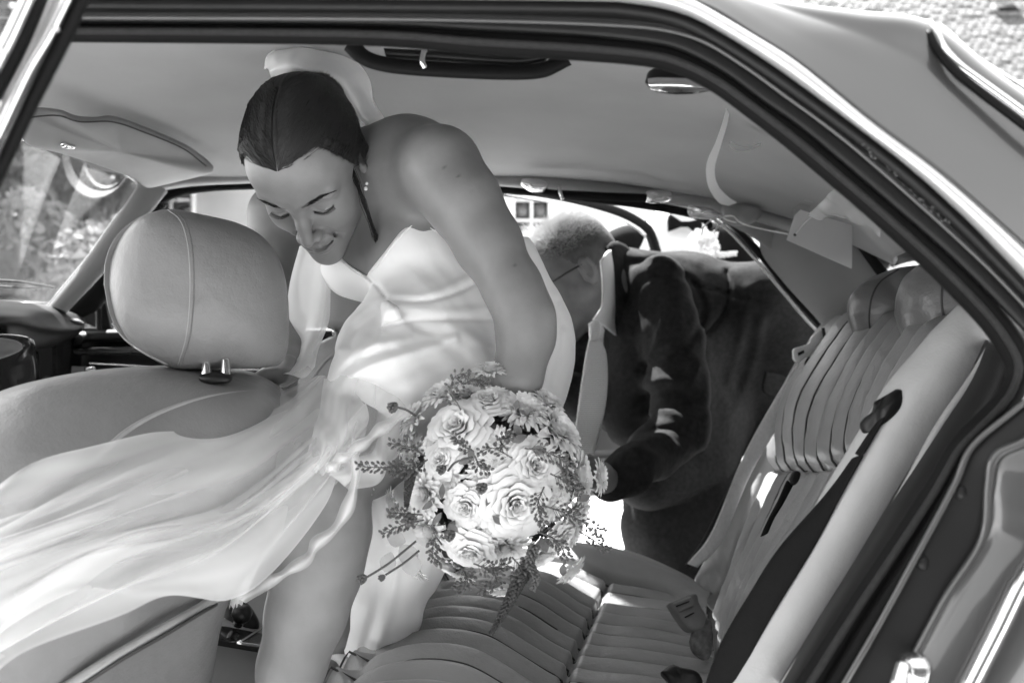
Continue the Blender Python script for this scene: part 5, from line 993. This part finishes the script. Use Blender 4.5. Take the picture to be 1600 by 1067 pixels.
def mum_mesh(seed, mt, n0=1.0, wide=.30):
    k = Acc(); r_ = random.Random(seed)
    for L in range(9):
        t = L/8; n = int((8+9*t)*n0); th_ = .15+1.5*t; ln = .014+.020*t
        for i in range(n):
            f = (i+.5*(L % 2))*2*np.pi/n+r_.uniform(-.08, .08); nu, nv = 3, 5; v_ = np.linspace(0, 1, nv)[None]; u = np.linspace(-1, 1, nu)[:, None]
            a_ = th_*(.45+.55*v_)+r_.uniform(-.08, .08); lr = np.cumsum(np.r_[0, np.sin(a_[0, 1:])*ln/(nv-1)])[None]; lz = np.cumsum(np.r_[0, np.cos(a_[0, 1:])*ln/(nv-1)])[None]
            w_ = wide*.0135*np.sin(np.clip(v_*.8+.15, 0, 1)*np.pi)**.6; rr = .002+lr; z = lz-.001*t*4+.0022*u*u*np.sin(v_*3.0+.1)
            X = rr*np.cos(f)-u*w_*np.sin(f); Y = rr*np.sin(f)+u*w_*np.cos(f)
            ix = np.arange(nu*nv).reshape(nu, nv); k.add(np.stack([X+0*u, Y+0*u, z+0*u], -1).reshape(-1, 3), np.stack([ix[:-1, :-1], ix[1:, :-1], ix[1:, 1:], ix[:-1, 1:]], -1).reshape(-1, 4))
    me = k.mesh(); me.materials.append(mt); me.shade_smooth(); return me
def scab_mesh(seed):
    k = Acc(); 
    for L, (n, H, r1, hf) in enumerate(((8, .004, .026, .5), (8, .007, .021, .45), (9, .009, .015, .4))): petals(k, n, .003, r1, H, .5, hf, .001, L*.4+seed, 5, 5, .0014, pw=.7)
    for i in range(70):
        a_ = i*2.4; r = .0095*math.sqrt(i/70); c = np.array([r*math.cos(a_), r*math.sin(a_), .009]); k.add(*tubemesh(np.array([c, c+(0, 0, .004), c+(0, 0, .0062)]), [.0003, .0004, .0009], 4))
    me = k.mesh(); me.materials.append(M['petal']); me.shade_smooth(); return me
roseM = [rose_mesh(i, M['petal'] if i % 2 else M['petal2']) for i in range(3)]; mumM = [mum_mesh(1, M['petal']), mum_mesh(2, M['petal'], .8, .42)]; scM = [scab_mesh(0), scab_mesh(1)]
def place(name, me, x, y, rpx, base, roll=None, push=0, tilt=0):
    dx = (x-768)/F*1.1; dz = -(y-762)/F*1.1; rr = min((dx*dx+dz*dz)/BR**2, .96); depth = BC[1]-BR*.62*math.sqrt(1-rr)-push
    n_ = Vector((dx/BR*.95, -math.sqrt(1.02-rr)-.12, dz/BR*.95)).normalized(); q = n_.to_track_quat('Z', 'Y'); s = rpx/F*depth/base
    o = bpy.data.objects.new(name, me); COL.objects.link(o); o.parent = bq; c = P(x, y, depth)-n_*.008*s; o.location = c-absloc(bq)
    o.rotation_mode = 'QUATERNION'; from mathutils import Quaternion
    o.rotation_quaternion = q@Quaternion((0, 0, 1), roll if roll is not None else rnd.random()*6.28); o.scale = (s, s, s); return o
for x, y, r in ((716, 670, 52), (804, 785, 60), (736, 858, 42), (834, 728, 44), (730, 790, 38), (692, 716, 34), (876, 836, 34), (764, 628, 34)): place('rose', roseM[rnd.randrange(3)], x, y, r, .034, push=.004)
for x, y, r, k_ in ((819, 638, 46, 0), (872, 668, 52, 1), (790, 858, 44, 0), (668, 830, 42, 0), (660, 772, 44, 1), (908, 742, 44, 1), (902, 806, 44, 1), (864, 790, 30, 0), (780, 690, 28, 0), (772, 618, 34, 0), (690, 612, 38, 0), (644, 652, 34, 0), (632, 690, 26, 1), (850, 868, 32, 0), (752, 742, 26, 0), (700, 748, 30, 1)): place('chrysanthemum', mumM[k_], x, y, r, .032)
for x, y, r in ((773, 718, 34), (640, 640, 20), (760, 830, 24), (676, 690, 24), (868, 724, 22), (880, 770, 22), (720, 905, 22)): place('scabious', scM[rnd.randrange(2)], x, y, r, .026, push=.006)
for i in range(26):
    a_ = i*2.39; r = 150*math.sqrt((i+.5)/16); place('chrysanthemum', mumM[0], 766+r*math.cos(a_), 758+r*math.sin(a_), 30, .032, push=-.014)
lm = Acc(); r_ = np.random.RandomState(3)
for i in range(900):
    v_ = r_.randn(3); v_ /= np.linalg.norm(v_); v_[1] = abs(v_[1])*.5-.25; c = BC+v_*np.array([1, .75, 1])*BR*r_.uniform(.55, .92); a_ = r_.randn(3); a_ /= np.linalg.norm(a_); b_ = np.cross(a_, r_.randn(3)); b_ /= np.linalg.norm(b_); s_ = r_.uniform(.008, .016)
    lm.add(np.array([c-a_*s_, c+b_*s_*.4, c+a_*s_, c-b_*s_*.4]), [[0, 1, 2, 3]])
link('filler_leaves', lm.mesh(), M['leafd'], bq, kind='stuff', smooth=False)
def domeD(x, y, push=0):
    dx = (x-768)/F*1.1; dz = -(y-762)/F*1.1; rr = min((dx*dx+dz*dz)/BR**2, 1.0); return BC[1]-BR*.62*math.sqrt(1-rr)-push
def spike(name, path, r0, r1, m, n=170, label=None):
    q = Pn(arc(path, 40)); k = Acc(); k.add(*tubemesh(q, .0009, 5))
    for i in range(n):
        t = i/n; p = q[min(int(t*39), 38)]; a_ = i*2.4; t_ = q[min(int(t*39)+1, 39)]-p; t_ /= np.linalg.norm(t_); A = np.cross(t_, [0, 1, .1]); A /= np.linalg.norm(A); B = np.cross(t_, A)
        R_ = r0*(1-t)+r1*t; o_ = (A*math.cos(a_)+B*math.sin(a_)); c = p+o_*R_; s = R_*.55+.0006; k.add(*tubemesh(np.array([p, p+(c-p)*.6+t_*s*.3, c+t_*s*.7, c+t_*s*1.2]), [s*.2, s*.6, s*.55, s*.1], 5))
    return link(name, k.mesh(), m, bq, label=label)
def sprig(path, n, m, sl=.012, pod=.0021, spread=1.0):
    q = Pn(arc(path, 30)); k = Acc(); k.add(*tubemesh(q, np.linspace(.0010, .0005, 30), 5))
    for i in range(n):
        t = .12+.88*i/n; j = min(int(t*29), 28); p = q[j]; t_ = q[j+1]-q[j]; t_ /= np.linalg.norm(t_)+1e-9; a_ = i*2.4+rnd.uniform(-.4, .4); A = np.cross(t_, [0, 1, .1]); A /= np.linalg.norm(A)+1e-9; B = np.cross(t_, A)
        dr_ = (A*math.cos(a_)+B*math.sin(a_)*.6)*spread+t_*.8; dr_ /= np.linalg.norm(dr_); e = p+dr_*sl*(1-.5*t); k.add(*tubemesh(np.array([p, (p+e)/2, e]), .00032, 4)); k.add(*tubemesh(np.array([e-dr_*pod, e-dr_*pod*.5, e+dr_*pod*.6, e+dr_*pod*1.3]), [pod*.2, pod*.75, pod*.7, pod*.1], 6))
    return link('sprig', k.mesh(), m, bq)
def leaf(cx, cy, dd, ln, wd, ang, m, name='leaf', bend=.3):
    nu, nv = 9, 5; u = np.linspace(0, 1, nu)[:, None]; v_ = np.linspace(-1, 1, nv)[None]; W_ = wd*np.sin(np.clip(u, .02, 1)*np.pi)**.8
    X = u*ln+0*v_; Y = v_*W_; Z = -bend*ln*u*u+.25*np.abs(Y)
    Xr = X*math.cos(ang)-Y*math.sin(ang); Zr = X*math.sin(ang)+Y*math.cos(ang); c = np.array(P(cx, cy, dd)); V = np.stack([c[0]+Xr, c[1]-Z*.6-.002, c[2]+Zr], -1).reshape(-1, 3)
    ix = np.arange(nu*nv).reshape(nu, nv); return link(name, meshnp(V, np.stack([ix[:-1, :-1], ix[1:, :-1], ix[1:, 1:], ix[:-1, 1:]], -1).reshape(-1, 4)), m, bq)
spike('flower_spike', [(830, 880, 1.04), (812, 905, 1.035), (795, 940, 1.03), (780, 968, 1.03), (767, 990, 1.03)], .0088, .0026, M['spike'], 240)
spike('flower_spike', [(641, 735, 1.045), (640, 752, 1.04), (637, 770, 1.035), (635, 792, 1.035)], .0062, .0022, M['spike'], 150)
spike('flower_spike', [(835, 850, 1.03), (828, 880, 1.025), (838, 900, 1.02), (832, 922, 1.02)], .006, .003, M['bud'], 90)
for pth, n, s_ in (([(660, 722, 1.05), (630, 728, 1.03), (590, 730, 1.02), (558, 728, 1.01)], 42, .010), ([(664, 712, 1.05), (645, 700, 1.03), (622, 695, 1.02), (610, 692, 1.015)], 26, .010), ([(668, 718, 1.05), (640, 736, 1.03), (612, 738, 1.02)], 26, .010),
    ([(660, 804, 1.05), (636, 802, 1.03), (608, 801, 1.02)], 26, .009), ([(662, 812, 1.05), (630, 820, 1.03), (598, 834, 1.02)], 26, .009), ([(712, 590, 1.1), (725, 600, 1.08), (740, 592, 1.07), (762, 600, 1.06)], 30, .012), ([(720, 640, 1.06), (705, 610, 1.05), (712, 588, 1.05), (735, 582, 1.05)], 20, .010),
    ([(740, 705, 1.02), (722, 695, 1.01), (708, 680, 1.0)], 24, .008), ([(742, 712, 1.02), (750, 730, 1.01), (765, 735, 1.0)], 24, .009), ([(800, 715, 1.02), (770, 700, 1.01), (745, 708, 1.0)], 20, .008), ([(820, 700, 1.03), (850, 706, 1.02), (880, 720, 1.02), (895, 750, 1.02)], 46, .013), ([(860, 740, 1.03), (884, 752, 1.02), (905, 768, 1.02)], 36, .013), ([(850, 790, 1.03), (880, 800, 1.02), (910, 815, 1.02), (944, 835, 1.03)], 44, .012), ([(840, 830, 1.03), (870, 845, 1.02), (888, 875, 1.02)], 40, .012), ([(850, 760, 1.02), (840, 790, 1.01), (850, 820, 1.01)], 36, .011), ([(690, 850, 1.03), (680, 840, 1.02), (676, 868, 1.02), (690, 880, 1.02)], 36, .009), ([(720, 885, 1.05), (730, 905, 1.04), (715, 920, 1.04)], 40, .013), ([(740, 880, 1.05), (765, 888, 1.04), (795, 880, 1.04)], 40, .012), ([(770, 890, 1.05), (775, 910, 1.04), (750, 920, 1.04)], 26, .012), ([(790, 700, 1.03), (782, 688, 1.01), (800, 680, 1.01)], 30, .009), ([(800, 870, 1.04), (815, 890, 1.03), (800, 905, 1.03)], 24, .010), ([(905, 830, 1.05), (930, 845, 1.05), (950, 860, 1.06)], 22, .010)): sprig(pth, n, M['bud'], s_*1.05)
for cx, cy, ln, wd, an in ((800, 690, .03, .008, .4), (830, 700, .03, .009, -.2), (815, 680, .025, .008, 2.2), (740, 720, .028, .007, 1.9), (735, 715, .025, .007, 3.6), (690, 800, .03, .006, -2.2), (660, 795, .03, .006, .6), (846, 840, .03, .009, -1.2), (836, 850, .03, .008, .3), (880, 880, .025, .008, -1.6), (700, 830, .025, .007, 1.0), (716, 830, .022, .006, 2.4), (770, 805, .024, .006, -.8), (880, 740, .03, .008, -.9), (900, 780, .03, .008, .2), (760, 790, .022, .005, 1.2), (640, 812, .02, .006, -1.9), (805, 640, .02, .006, 1.3), (690, 780, .03, .006, 1.5)): leaf(cx, cy, domeD(cx, cy, .018), ln*.62, wd*.6, an, M['leafd'])
for cx, cy, ln, wd, an in ((626, 850, .030, .012, -.9), (640, 862, .030, .012, -1.4), (612, 862, .026, .010, -1.9), (634, 846, .024, .010, 2.8)): leaf(cx, cy, 1.08, ln, wd, an, M['loose'], 'loose_petal', .2)
for pth in ([(650, 845, 1.05), (620, 870, 1.04), (600, 885, 1.035), (572, 902, 1.03)], [(655, 860, 1.05), (630, 880, 1.04), (602, 898, 1.035)], [(650, 650, 1.06), (634, 640, 1.05), (612, 634, 1.05)], [(900, 760, 1.04), (880, 740, 1.02), (874, 710, 1.02)], [(700, 735, 1.03), (712, 722, 1.01), (738, 714, 1.0)]): tube('stem', pth, .0013, M['stem'], bq, 24, 6)
for x, y, dd, r_ in ((566, 904, 1.03, .006), (597, 902, 1.035, .004), (640, 812, 1.03, .008), (703, 836, 1.02, .007), (753, 762, 1.01, .007), (690, 733, 1.02, .006), (614, 636, 1.05, .007)):
    spike('flower_bud', [(x-r_*500, y+r_*300, dd), (x, y, dd-.003), (x+r_*500, y-r_*300, dd)], r_*.8, r_*.5, M['bud'], 40)
k = Acc()
for i in range(22):
    a_ = i*2.4; r = .011*math.sqrt(i/22); o_ = Vector((r*math.cos(a_), 0, r*math.sin(a_)*.5)); e = Vector((BC[0], BC[1]-.02, BC[2])); k.add(*tubemesh(np.array([e+o_*3, P(775, 690, 1.125)+o_, P(790, 640, 1.2)+o_*1.3]), .0022, 6))
link('stems', k.mesh(), M['leafd'], bq)
# ================= the man leaning in =================
man = thing('person', 'grey haired man with glasses and a tie leaning into the car through the far door', 'person', (P(1120, 500, 2.5).x, 2.5, 0))
f_ = np.array([-.86, -.12, -.50]); f_ /= np.linalg.norm(f_); s_ = np.array([.10, -1, .05]); s_ -= f_*(s_@f_); s_ /= np.linalg.norm(s_); u_ = np.cross(s_, -f_); Rm = np.stack([s_, -f_, u_], 1)
ear = np.array([.078, .012, -.008]); Tm = np.array(P(920, 424, 2.12))-Rm@ear*1.12
MV, MQ, MM, ML = build_head(Rm, Tm, 1.12, True, .0022)
v = Vox((.0, 1.55, .7), (.6, 2.45, 1.45), .005)
v.chain([(935, 440, 2.18, .055), (965, 450, 2.2, .06), (1000, 470, 2.25, .07)], .02)
v.chain([(955, 755, 1.76, .024), (938, 745, 1.72, .027), (926, 740, 1.69, .026)], .01)
for i in range(4): v.chain([(928, 732+i*8, 1.69, .010), (912, 730+i*8, 1.66, .0092), (900, 734+i*8, 1.645, .0085), (894, 742+i*8, 1.65, .0075)], .004)
v.chain([(938, 728, 1.70, .012), (920, 718, 1.67, .010), (906, 722, 1.65, .009)], .005)
v.chain([(1000, 470, 2.25, .05), (1040, 480, 2.16, .026), (1058, 600, 2.05, .022), (1064, 670, 1.98, .022), (1000, 722, 1.86, .020), (955, 755, 1.76, .024)], .02)
V, Q = v.mesh(); me = meshnp(np.vstack([MV, V]), np.vstack([MQ, Q+len(MV)])); setattr_f(me, 'dark', np.r_[MM, np.zeros(len(V))]); link('body', me, M['skin2'], man)
def mshell(L, off=0): 
    c = np.array([0, .012, .028]); dd = np.asarray(L)-c; r = np.array([.075, .096, .089])+off; return c+dd/np.sqrt(((dd/r)**2).sum())
hv = Vox((-.10, -.10, -.09), (.10, .13, .14), .0025); hv.ell((0, .014, .030), (.0775, .0985, .0915), 0)
sl, p = hv.sub(hv.lo, hv.lo+hv.h*(hv.n-1)); ax = np.abs(p[..., 0]); lim = np.where(p[..., 1] < -.03, .055, np.where(p[..., 1] < .02, .055-(p[..., 1]+.03)*1.4, np.maximum(-.015-(p[..., 1]-.02)*1.5, -.065)))
hv.F = np.maximum(hv.F, (lim-p[..., 2])*.7)+(.0004*fnoise(p*170)).astype(np.float32); V, Q = hv.mesh(); link('hair', meshnp(ML(V), Q), M['greyscalp'], man)
strs = []
for i in range(22000):
    th_ = rnd.random()*6.28; z = rnd.uniform(-.6, 1); L = np.array([math.cos(th_)*math.sqrt(1-z*z)*.075, .012+math.sin(th_)*math.sqrt(1-z*z)*.096, .028+z*.089])
    l_ = .055 if L[1] < -.03 else (.055-(L[1]+.03)*1.4 if L[1] < .02 else max(-.015-(L[1]-.02)*1.5, -.065))
    if L[2] < l_: continue
    top = np.clip((L[2]-.04)/.07, 0, 1); n_ = (L-np.array([0, .012, .028])); n_ /= np.linalg.norm(n_); fw = np.clip((-L[1]+.01)/.05, 0, 1); comb = np.array([rnd.gauss(.1, .25), .5-1.3*fw*top+rnd.gauss(0, .25), -.5+top*.9+rnd.gauss(0, .25)])*(.8)
    ln = .004+(.030+.022*fw)*top*rnd.uniform(.4, 1.2); a0 = mshell(L); p1 = a0+(n_*.6+comb*.5)*ln*.5; p2 = p1+(n_*.15+comb*.9+np.array([rnd.gauss(0, .16), rnd.gauss(0, .16), rnd.gauss(0, .16)]))*ln*.5; strs.append(ML(np.array([a0, (a0+p1)/2+n_*.001, p1, p2])))
Vs, Qs = strandmesh(np.array(strs), .00042); link('hair_strands', meshnp(Vs, Qs), M['greyhair'], man, kind='stuff')
# glasses
k = Acc()
k.add(*tubemesh(np.array([ML((.079, .006, .012)), ML((.078, -.03, .012)), ML((.070, -.085, .010))]), .0017, 6)); k.add(*tubemesh(np.array([ML((-.079, .006, .012)), ML((-.078, -.03, .012)), ML((-.070, -.085, .010))]), .0017, 6))
for s in (-1, 1): k.add(*tubemesh(np.array([ML((s*(.036+.026*math.cos(t)), -.098, -.002+.018*math.sin(t))) for t in np.linspace(0, 6.28, 24)]), .0014, 6))
k.add(*tubemesh(np.array([ML((-.011, -.1, .004)), ML((.011, -.1, .004))]), .0014, 6)); link('glasses', k.mesh(), M['blackplastic'], man)
# jacket
J = Vox((.04, 1.62, .50), (1.0, 2.86, 1.42), .0075)
J.chain([(975, 436, 2.226, 0.0788), (1075, 486, 2.363, 0.1418), (1165, 556, 2.541, 0.1680), (1215, 660, 2.688, 0.1785), (1225, 730, 2.730, 0.1733)], .05)
J.chain([(1000, 520, 2.226, 0.1050), (1070, 640, 2.415, 0.1365), (1130, 740, 2.625, 0.1470)], .05)
J.chain([(1030, 446, 2.121, 0.0693), (1048, 520, 2.079, 0.0672), (1058, 600, 2.026, 0.0609), (1064, 668, 1.984, 0.0578)], .03)
J.chain([(1064, 672, 1.974, 0.0588), (1020, 708, 1.922, 0.0525), (985, 735, 1.790, 0.0450), (955, 754, 1.760, 0.0400)], .02)
J.chain([(975, 470, 2.310, 0.0735), (975, 560, 2.310, 0.0630), (970, 640, 2.247, 0.0578), (900, 620, 2.152, 0.0473), (862, 600, 2.100, 0.0420)], .03)
J.chain([(960, 480, 2.25, .06), (905, 545, 2.26, .055), (885, 620, 2.26, .065)], .03); J.chain([(985, 500, 2.16, .05), (992, 590, 2.14, .058), (985, 660, 2.14, .06)], .03); J.chain([(1010, 740, 2.3, .09), (1080, 720, 2.4, .12)], .04)
J.cap(P(1180, 470, 2.3), P(1275, 540, 2.45), .10, .14, .05)
_, p = J.sub(J.lo, J.lo+J.h*(J.n-1)); p = p[:J.F.shape[0], :J.F.shape[1], :J.F.shape[2]]; nb = np.abs(J.F) < .05
PX = (p[..., 0]/p[..., 1]*F+800)[nb]; PY = (533.5-(p[..., 2]-CAMZ)/p[..., 1]*F)[nb]; q2 = np.stack([PX, PY], -1); dF = .003*fnoise(p[nb]*20, 9)
for path, wd, ht in (([(990, 470), (1000, 440), (1040, 428), (1080, 440), (1098, 470)], 5, -.008), ([(1100, 480), (1090, 520), (1060, 545), (1020, 560), (1000, 580)], 6, -.008), ([(1010, 600), (1040, 592), (1075, 600), (1090, 570)], 9, .010), ([(1000, 620), (1040, 612), (1090, 622)], 6, -.008), ([(1000, 650), (1040, 640), (1085, 660)], 8, .008), ([(1005, 676), (1050, 670), (1090, 690)], 5, -.008), ([(990, 690), (1030, 684), (1070, 705)], 7, .007), ([(1040, 470), (1030, 520), (1010, 560)], 8, .006), ([(1060, 470), (1060, 520), (1040, 560)], 8, .006), ([(1135, 425), (1140, 450), (1130, 490), (1104, 520)], 4, -.010), ([(1083, 446), (1130, 457), (1190, 475), (1250, 482)], 2.5, -.006), ([(1170, 450), (1160, 520), (1140, 600)], 8, .005), ([(1190, 500), (1180, 560), (1150, 640)], 8, .005), ([(1100, 520), (1110, 600), (1100, 700)], 9, .006), ([(970, 710), (1000, 700), (1030, 715)], 6, .007), ([(960, 735), (985, 722)], 5, -.006), ([(1000, 400), (1040, 395), (1090, 410)], 7, .004), ([(980, 410), (1020, 412), (1060, 424)], 6, -.004)):
    pp = arc([(a_, b_, 0) for a_, b_ in path], 10)[:, :2]; dd = segd(q2, [tuple(z_) for z_ in pp]); dF -= ht*np.exp(-(dd/wd)**2)
Fj = J.F.copy(); Fj[nb] += dF; cutline = np.interp(PX, [0, 955, 968, 985, 1000, 1030], [0, 0, 0, 0, 0, 0]); J.F = Fj
V, Q = J.mesh(); jk = link('jacket', meshnp(V, Q), M['suit'], man); tj = bvh(jk)
seam('back_seam', tj, [(1083, 446), (1130, 457), (1190, 475), (1250, 480)], .0016, M['seam'], man, 40, .000, 2.3); seam('armhole_seam', tj, [(1136, 425), (1142, 450), (1132, 490), (1104, 522)], .002, M['seam'], man, 30, 0, 2.3)
pillow('pocket_flap', [(1196, 580, 2.30), (1228, 590, 2.32), (1226, 622, 2.32), (1192, 612, 2.30)], .01, M['suit'], man, 24, 6, e=5)
pillow('jacket_collar', [(948, 384, 2.140), (962, 376, 2.172), (984, 392, 2.204), (978, 430, 2.183), (974, 480, 2.140), (986, 560, 2.119), (1000, 600, 2.119), (980, 590, 2.119), (962, 520, 2.119), (955, 450, 2.119)], .03, M['suit'], man, 50, 8, e=3)
grid('shirt_collar', [[(938, 408, 2.065), (950, 392, 2.119), (962, 392, 2.172)], [(941, 440, 2.033), (953, 430, 2.087), (966, 430, 2.172)], [(940, 478, 2.022), (955, 480, 2.076), (966, 480, 2.172)], [(926, 500, 2.033), (944, 510, 2.054), (962, 524, 2.119)]], M['shirt'], man, 24, 20, thick=.004)
sh_ = Vox((.1, 1.8, .8), (.4, 2.4, 1.35), .006); sh_.chain([(938, 500, 2.18, .022), (932, 560, 2.20, .020)], .03); V, Q = sh_.mesh(); link('shirt', meshnp(V, Q), M['shirt'], man)
tie_m = mat('ribbed_pale_silk_tie', .8, .45, sheen=.3, spec=.5); n = tie_m.node_tree.nodes; wv = n.new('ShaderNodeTexWave'); wv.bands_direction = 'Z'; wv.inputs['Scale'].default_value = 80; tc = n.new('ShaderNodeTexCoord'); bp = n.new('ShaderNodeBump'); bp.inputs['Strength'].default_value = .8; bp.inputs['Distance'].default_value = .002
tie_m.node_tree.links.new(tc.outputs['Object'], wv.inputs[0]); tie_m.node_tree.links.new(wv.outputs['Fac'], bp.inputs['Height']); tie_m.node_tree.links.new(bp.outputs[0], n['Principled BSDF'].inputs['Normal'])
cr_ = n.new('ShaderNodeMapRange'); cr_.inputs[3].default_value = .5; cr_.inputs[4].default_value = .85; tie_m.node_tree.links.new(wv.outputs['Fac'], cr_.inputs[0]); tie_m.node_tree.links.new(cr_.outputs[0], n['Principled BSDF'].inputs['Base Color'])  # the tie's missing sunlight is put into this pale base colour
band('tie', [(920, 530, 1.90), (914, 560, 1.88), (905, 620, 1.86), (896, 690, 1.84), (892, 722, 1.84)], [(936, 528, 1.90), (948, 556, 1.88), (948, 620, 1.86), (934, 690, 1.84), (924, 722, 1.84)], .008, tie_m, man, 60, e=3)
pillow('tie_knot', [(919, 506, 1.9), (930, 500, 1.9), (938, 508, 1.9), (935, 530, 1.9), (922, 532, 1.9)], .025, tie_m, man, 30, 8)
# trousers
Tr = Vox((.1, 2.0, -.02), (1.1, 3.0, .95), .009)
Tr.chain([(1060, 740, 2.4, .11), (1030, 820, 2.4, .09), (1040, 920, 2.44, .085), (1050, 1000, 2.46, .08)], .05); Tr.chain([(1190, 720, 2.55, .165), (1110, 790, 2.42, .12), (1075, 900, 2.42, .095), (1060, 1000, 2.45, .085), (1050, 1090, 2.48, .08), (1050, 1118, 2.48, .075)], .05); Tr.chain([(1230, 740, 2.62, .16), (1200, 860, 2.62, .11), (1180, 980, 2.66, .09), (1175, 1070, 2.7, .08)], .05)
_, p = Tr.sub(Tr.lo, Tr.lo+Tr.h*(Tr.n-1)); Tr.F += (.005*fnoise(p[:Tr.F.shape[0], :Tr.F.shape[1], :Tr.F.shape[2]]*np.array([16, 16, 6]), 3)).astype(np.float32)
V, Q = Tr.mesh(); link('trousers', meshnp(V, Q), M['suit'], man)
for x, y, dd in ((1040, 1122, 2.5), (1165, 1080, 2.72)):
    c = P(x, y, dd); c.z = .05; k = Acc(); k.add(*tubemesh(np.array([c+Vector((.09, 0, 0)), c+Vector((.05, 0, .01)), c+Vector((-.08, 0, -.005)), c+Vector((-.17, 0, -.012)), c+Vector((-.2, 0, -.02))]), [.03, .045, .045, .038, .015], 12)); link('shoe', k.mesh(), M['blackplastic'], man)
# ================= the second man outside =================
m2 = thing('person', 'second man standing outside behind the car in bow tie with a white boutonniere', 'person', (P(1058, 400, 3.05).x, 3.05, 0))
x2 = P(1058, 400, 3.05).x; y2 = 3.05
B2 = Vox((x2-.4, 2.7, 0), (x2+.4, 3.4, 1.95), .010); B2.cap((x2, y2, 1.45), (x2, y2, 1.58), .058, .055, .02); B2.ell((x2, y2-.01, 1.70), (.078, .098, .125), .03); B2.cap((x2, y2-.10, 1.67), (x2, y2-.115, 1.66), .014, .014, .015)
for s in (-1, 1): B2.ell((x2+s*.08, y2+.01, 1.69), (.01, .02, .03), .01); B2.chain([(x2, y2, 1.42, .06), (x2+s*.19, y2, 1.36, .04), (x2+s*.27, y2+.02, 1.12, .036), (x2+s*.29, y2-.08, .84, .03)], .02, px=False); B2.cap((x2+s*.29, y2-.08, .84), (x2+s*.28, y2-.11, .76), .032, .03, .02)
V, Q = B2.mesh(); me = meshnp(V, Q); setattr_f(me, 'dark', np.zeros(len(V))); link('body', me, M['skin2'], m2)
S2 = Vox((x2-.3, 2.8, .9), (x2+.3, 3.35, 1.5), .008); S2.ell((x2-.01, y2-.02, 1.20), (.17, .115, .30), 0); S2.ell((x2, y2, 1.43), (.07, .07, .05), .05); V, Q = S2.mesh(); link('shirt', meshnp(V, Q), M['shirt'], m2)
J2 = Vox((x2-.42, 2.7, .55), (x2+.42, 3.4, 1.52), .009); J2.ell((x2, y2+.01, 1.16), (.205, .14, .33), 0); J2.cap((x2-.16, y2, 1.38), (x2+.16, y2, 1.38), .06, .06, .05); J2.ell((x2, y2, .85), (.2, .14, .24), .05)
for s in (-1, 1): J2.chain([(x2+s*.20, y2, 1.36, .062), (x2+s*.27, y2+.02, 1.12, .052), (x2+s*.29, y2-.07, .86, .042)], .03, px=False)
J2.cap((x2-.045, y2-.22, 1.50), (x2-.01, y2-.22, 1.05), .078, .03, .01, 'sub'); J2.cap((x2, y2-.02, 1.6), (x2, y2-.03, 1.42), .08, .065, .01, 'sub'); V, Q = J2.mesh(); link('jacket', meshnp(V, Q), M['suit2'], m2)
L2_ = Vox((x2-.25, 2.85, .0), (x2+.25, 3.3, .8), .011)
for s in (-1, 1): L2_.cap((x2+s*.09, y2, .72), (x2+s*.10, y2, .08), .10, .07, .02)
V, Q = L2_.mesh(); link('trousers', meshnp(V, Q), M['suit2'], m2)
for s in (-1, 1): k = Acc(); k.add(*tubemesh(np.array([(x2+s*.1, y2+.08, .05), (x2+s*.1, y2, .055), (x2+s*.1, y2-.14, .04), (x2+s*.1, y2-.2, .03)]), [.03, .05, .042, .01], 10)); link('shoe', k.mesh(), M['blackplastic'], m2)
k = Acc(); k.add(*tubemesh(np.array([(x2-.06, y2, 1.77), (x2, y2+.03, 1.80), (x2+.06, y2+.03, 1.77)]), [.05, .07, .05], 14)); link('hair', k.mesh(), M['hair'], m2)
bt_ = link('bow_tie', Acc().__class__ and (lambda k: (k.add(*tubemesh(np.array([(x2-.055, y2-.135, 1.43), (x2-.05, y2-.135, 1.43), (x2-.012, y2-.135, 1.425), (x2+.012, y2-.135, 1.425), (x2+.05, y2-.135, 1.415), (x2+.055, y2-.135, 1.415)]), [.02, .03, .010, .010, .03, .02], 12, .45)), k.mesh())[1])(Acc()), M['suit2'], m2)
bo = thing('boutonniere', 'white rose boutonniere with pale sprigs on the second man\'s lapel', 'boutonniere', tuple(P(1094, 386, 2.86)))
o = bpy.data.objects.new('rose', roseM[1]); COL.objects.link(o); o.parent = bo; o.scale = (1.5,)*3; o.rotation_euler = (1.35, 0, .3); o.location = (-.0, -.03, .0)
bq_, bq = bq, bo
for pth in ([(1110, 392, 2.82), (1125, 398, 2.81), (1150, 396, 2.8)], [(1106, 384, 2.82), (1114, 376, 2.81), (1118, 364, 2.8)], [(1108, 390, 2.82), (1122, 386, 2.81)]): sprig(pth, 40, M['petal'], .008, .005)
bq = bq_
# pale cuff and arm resting on the leaning man's back
tube('shirt_cuff', [(1176, 428, 2.26), (1200, 436, 2.25), (1212, 450, 2.24), (1210, 470, 2.23), (1204, 480, 2.23)], .010, M['shirt'], m2, 30, 8)
tube('sleeve', [(1200, 452, 2.30), (1228, 462, 2.36), (1262, 470, 2.6), (1250, 400, 2.95)], [.030, .036, .05, .06], M['suit'], m2, 24, 12)
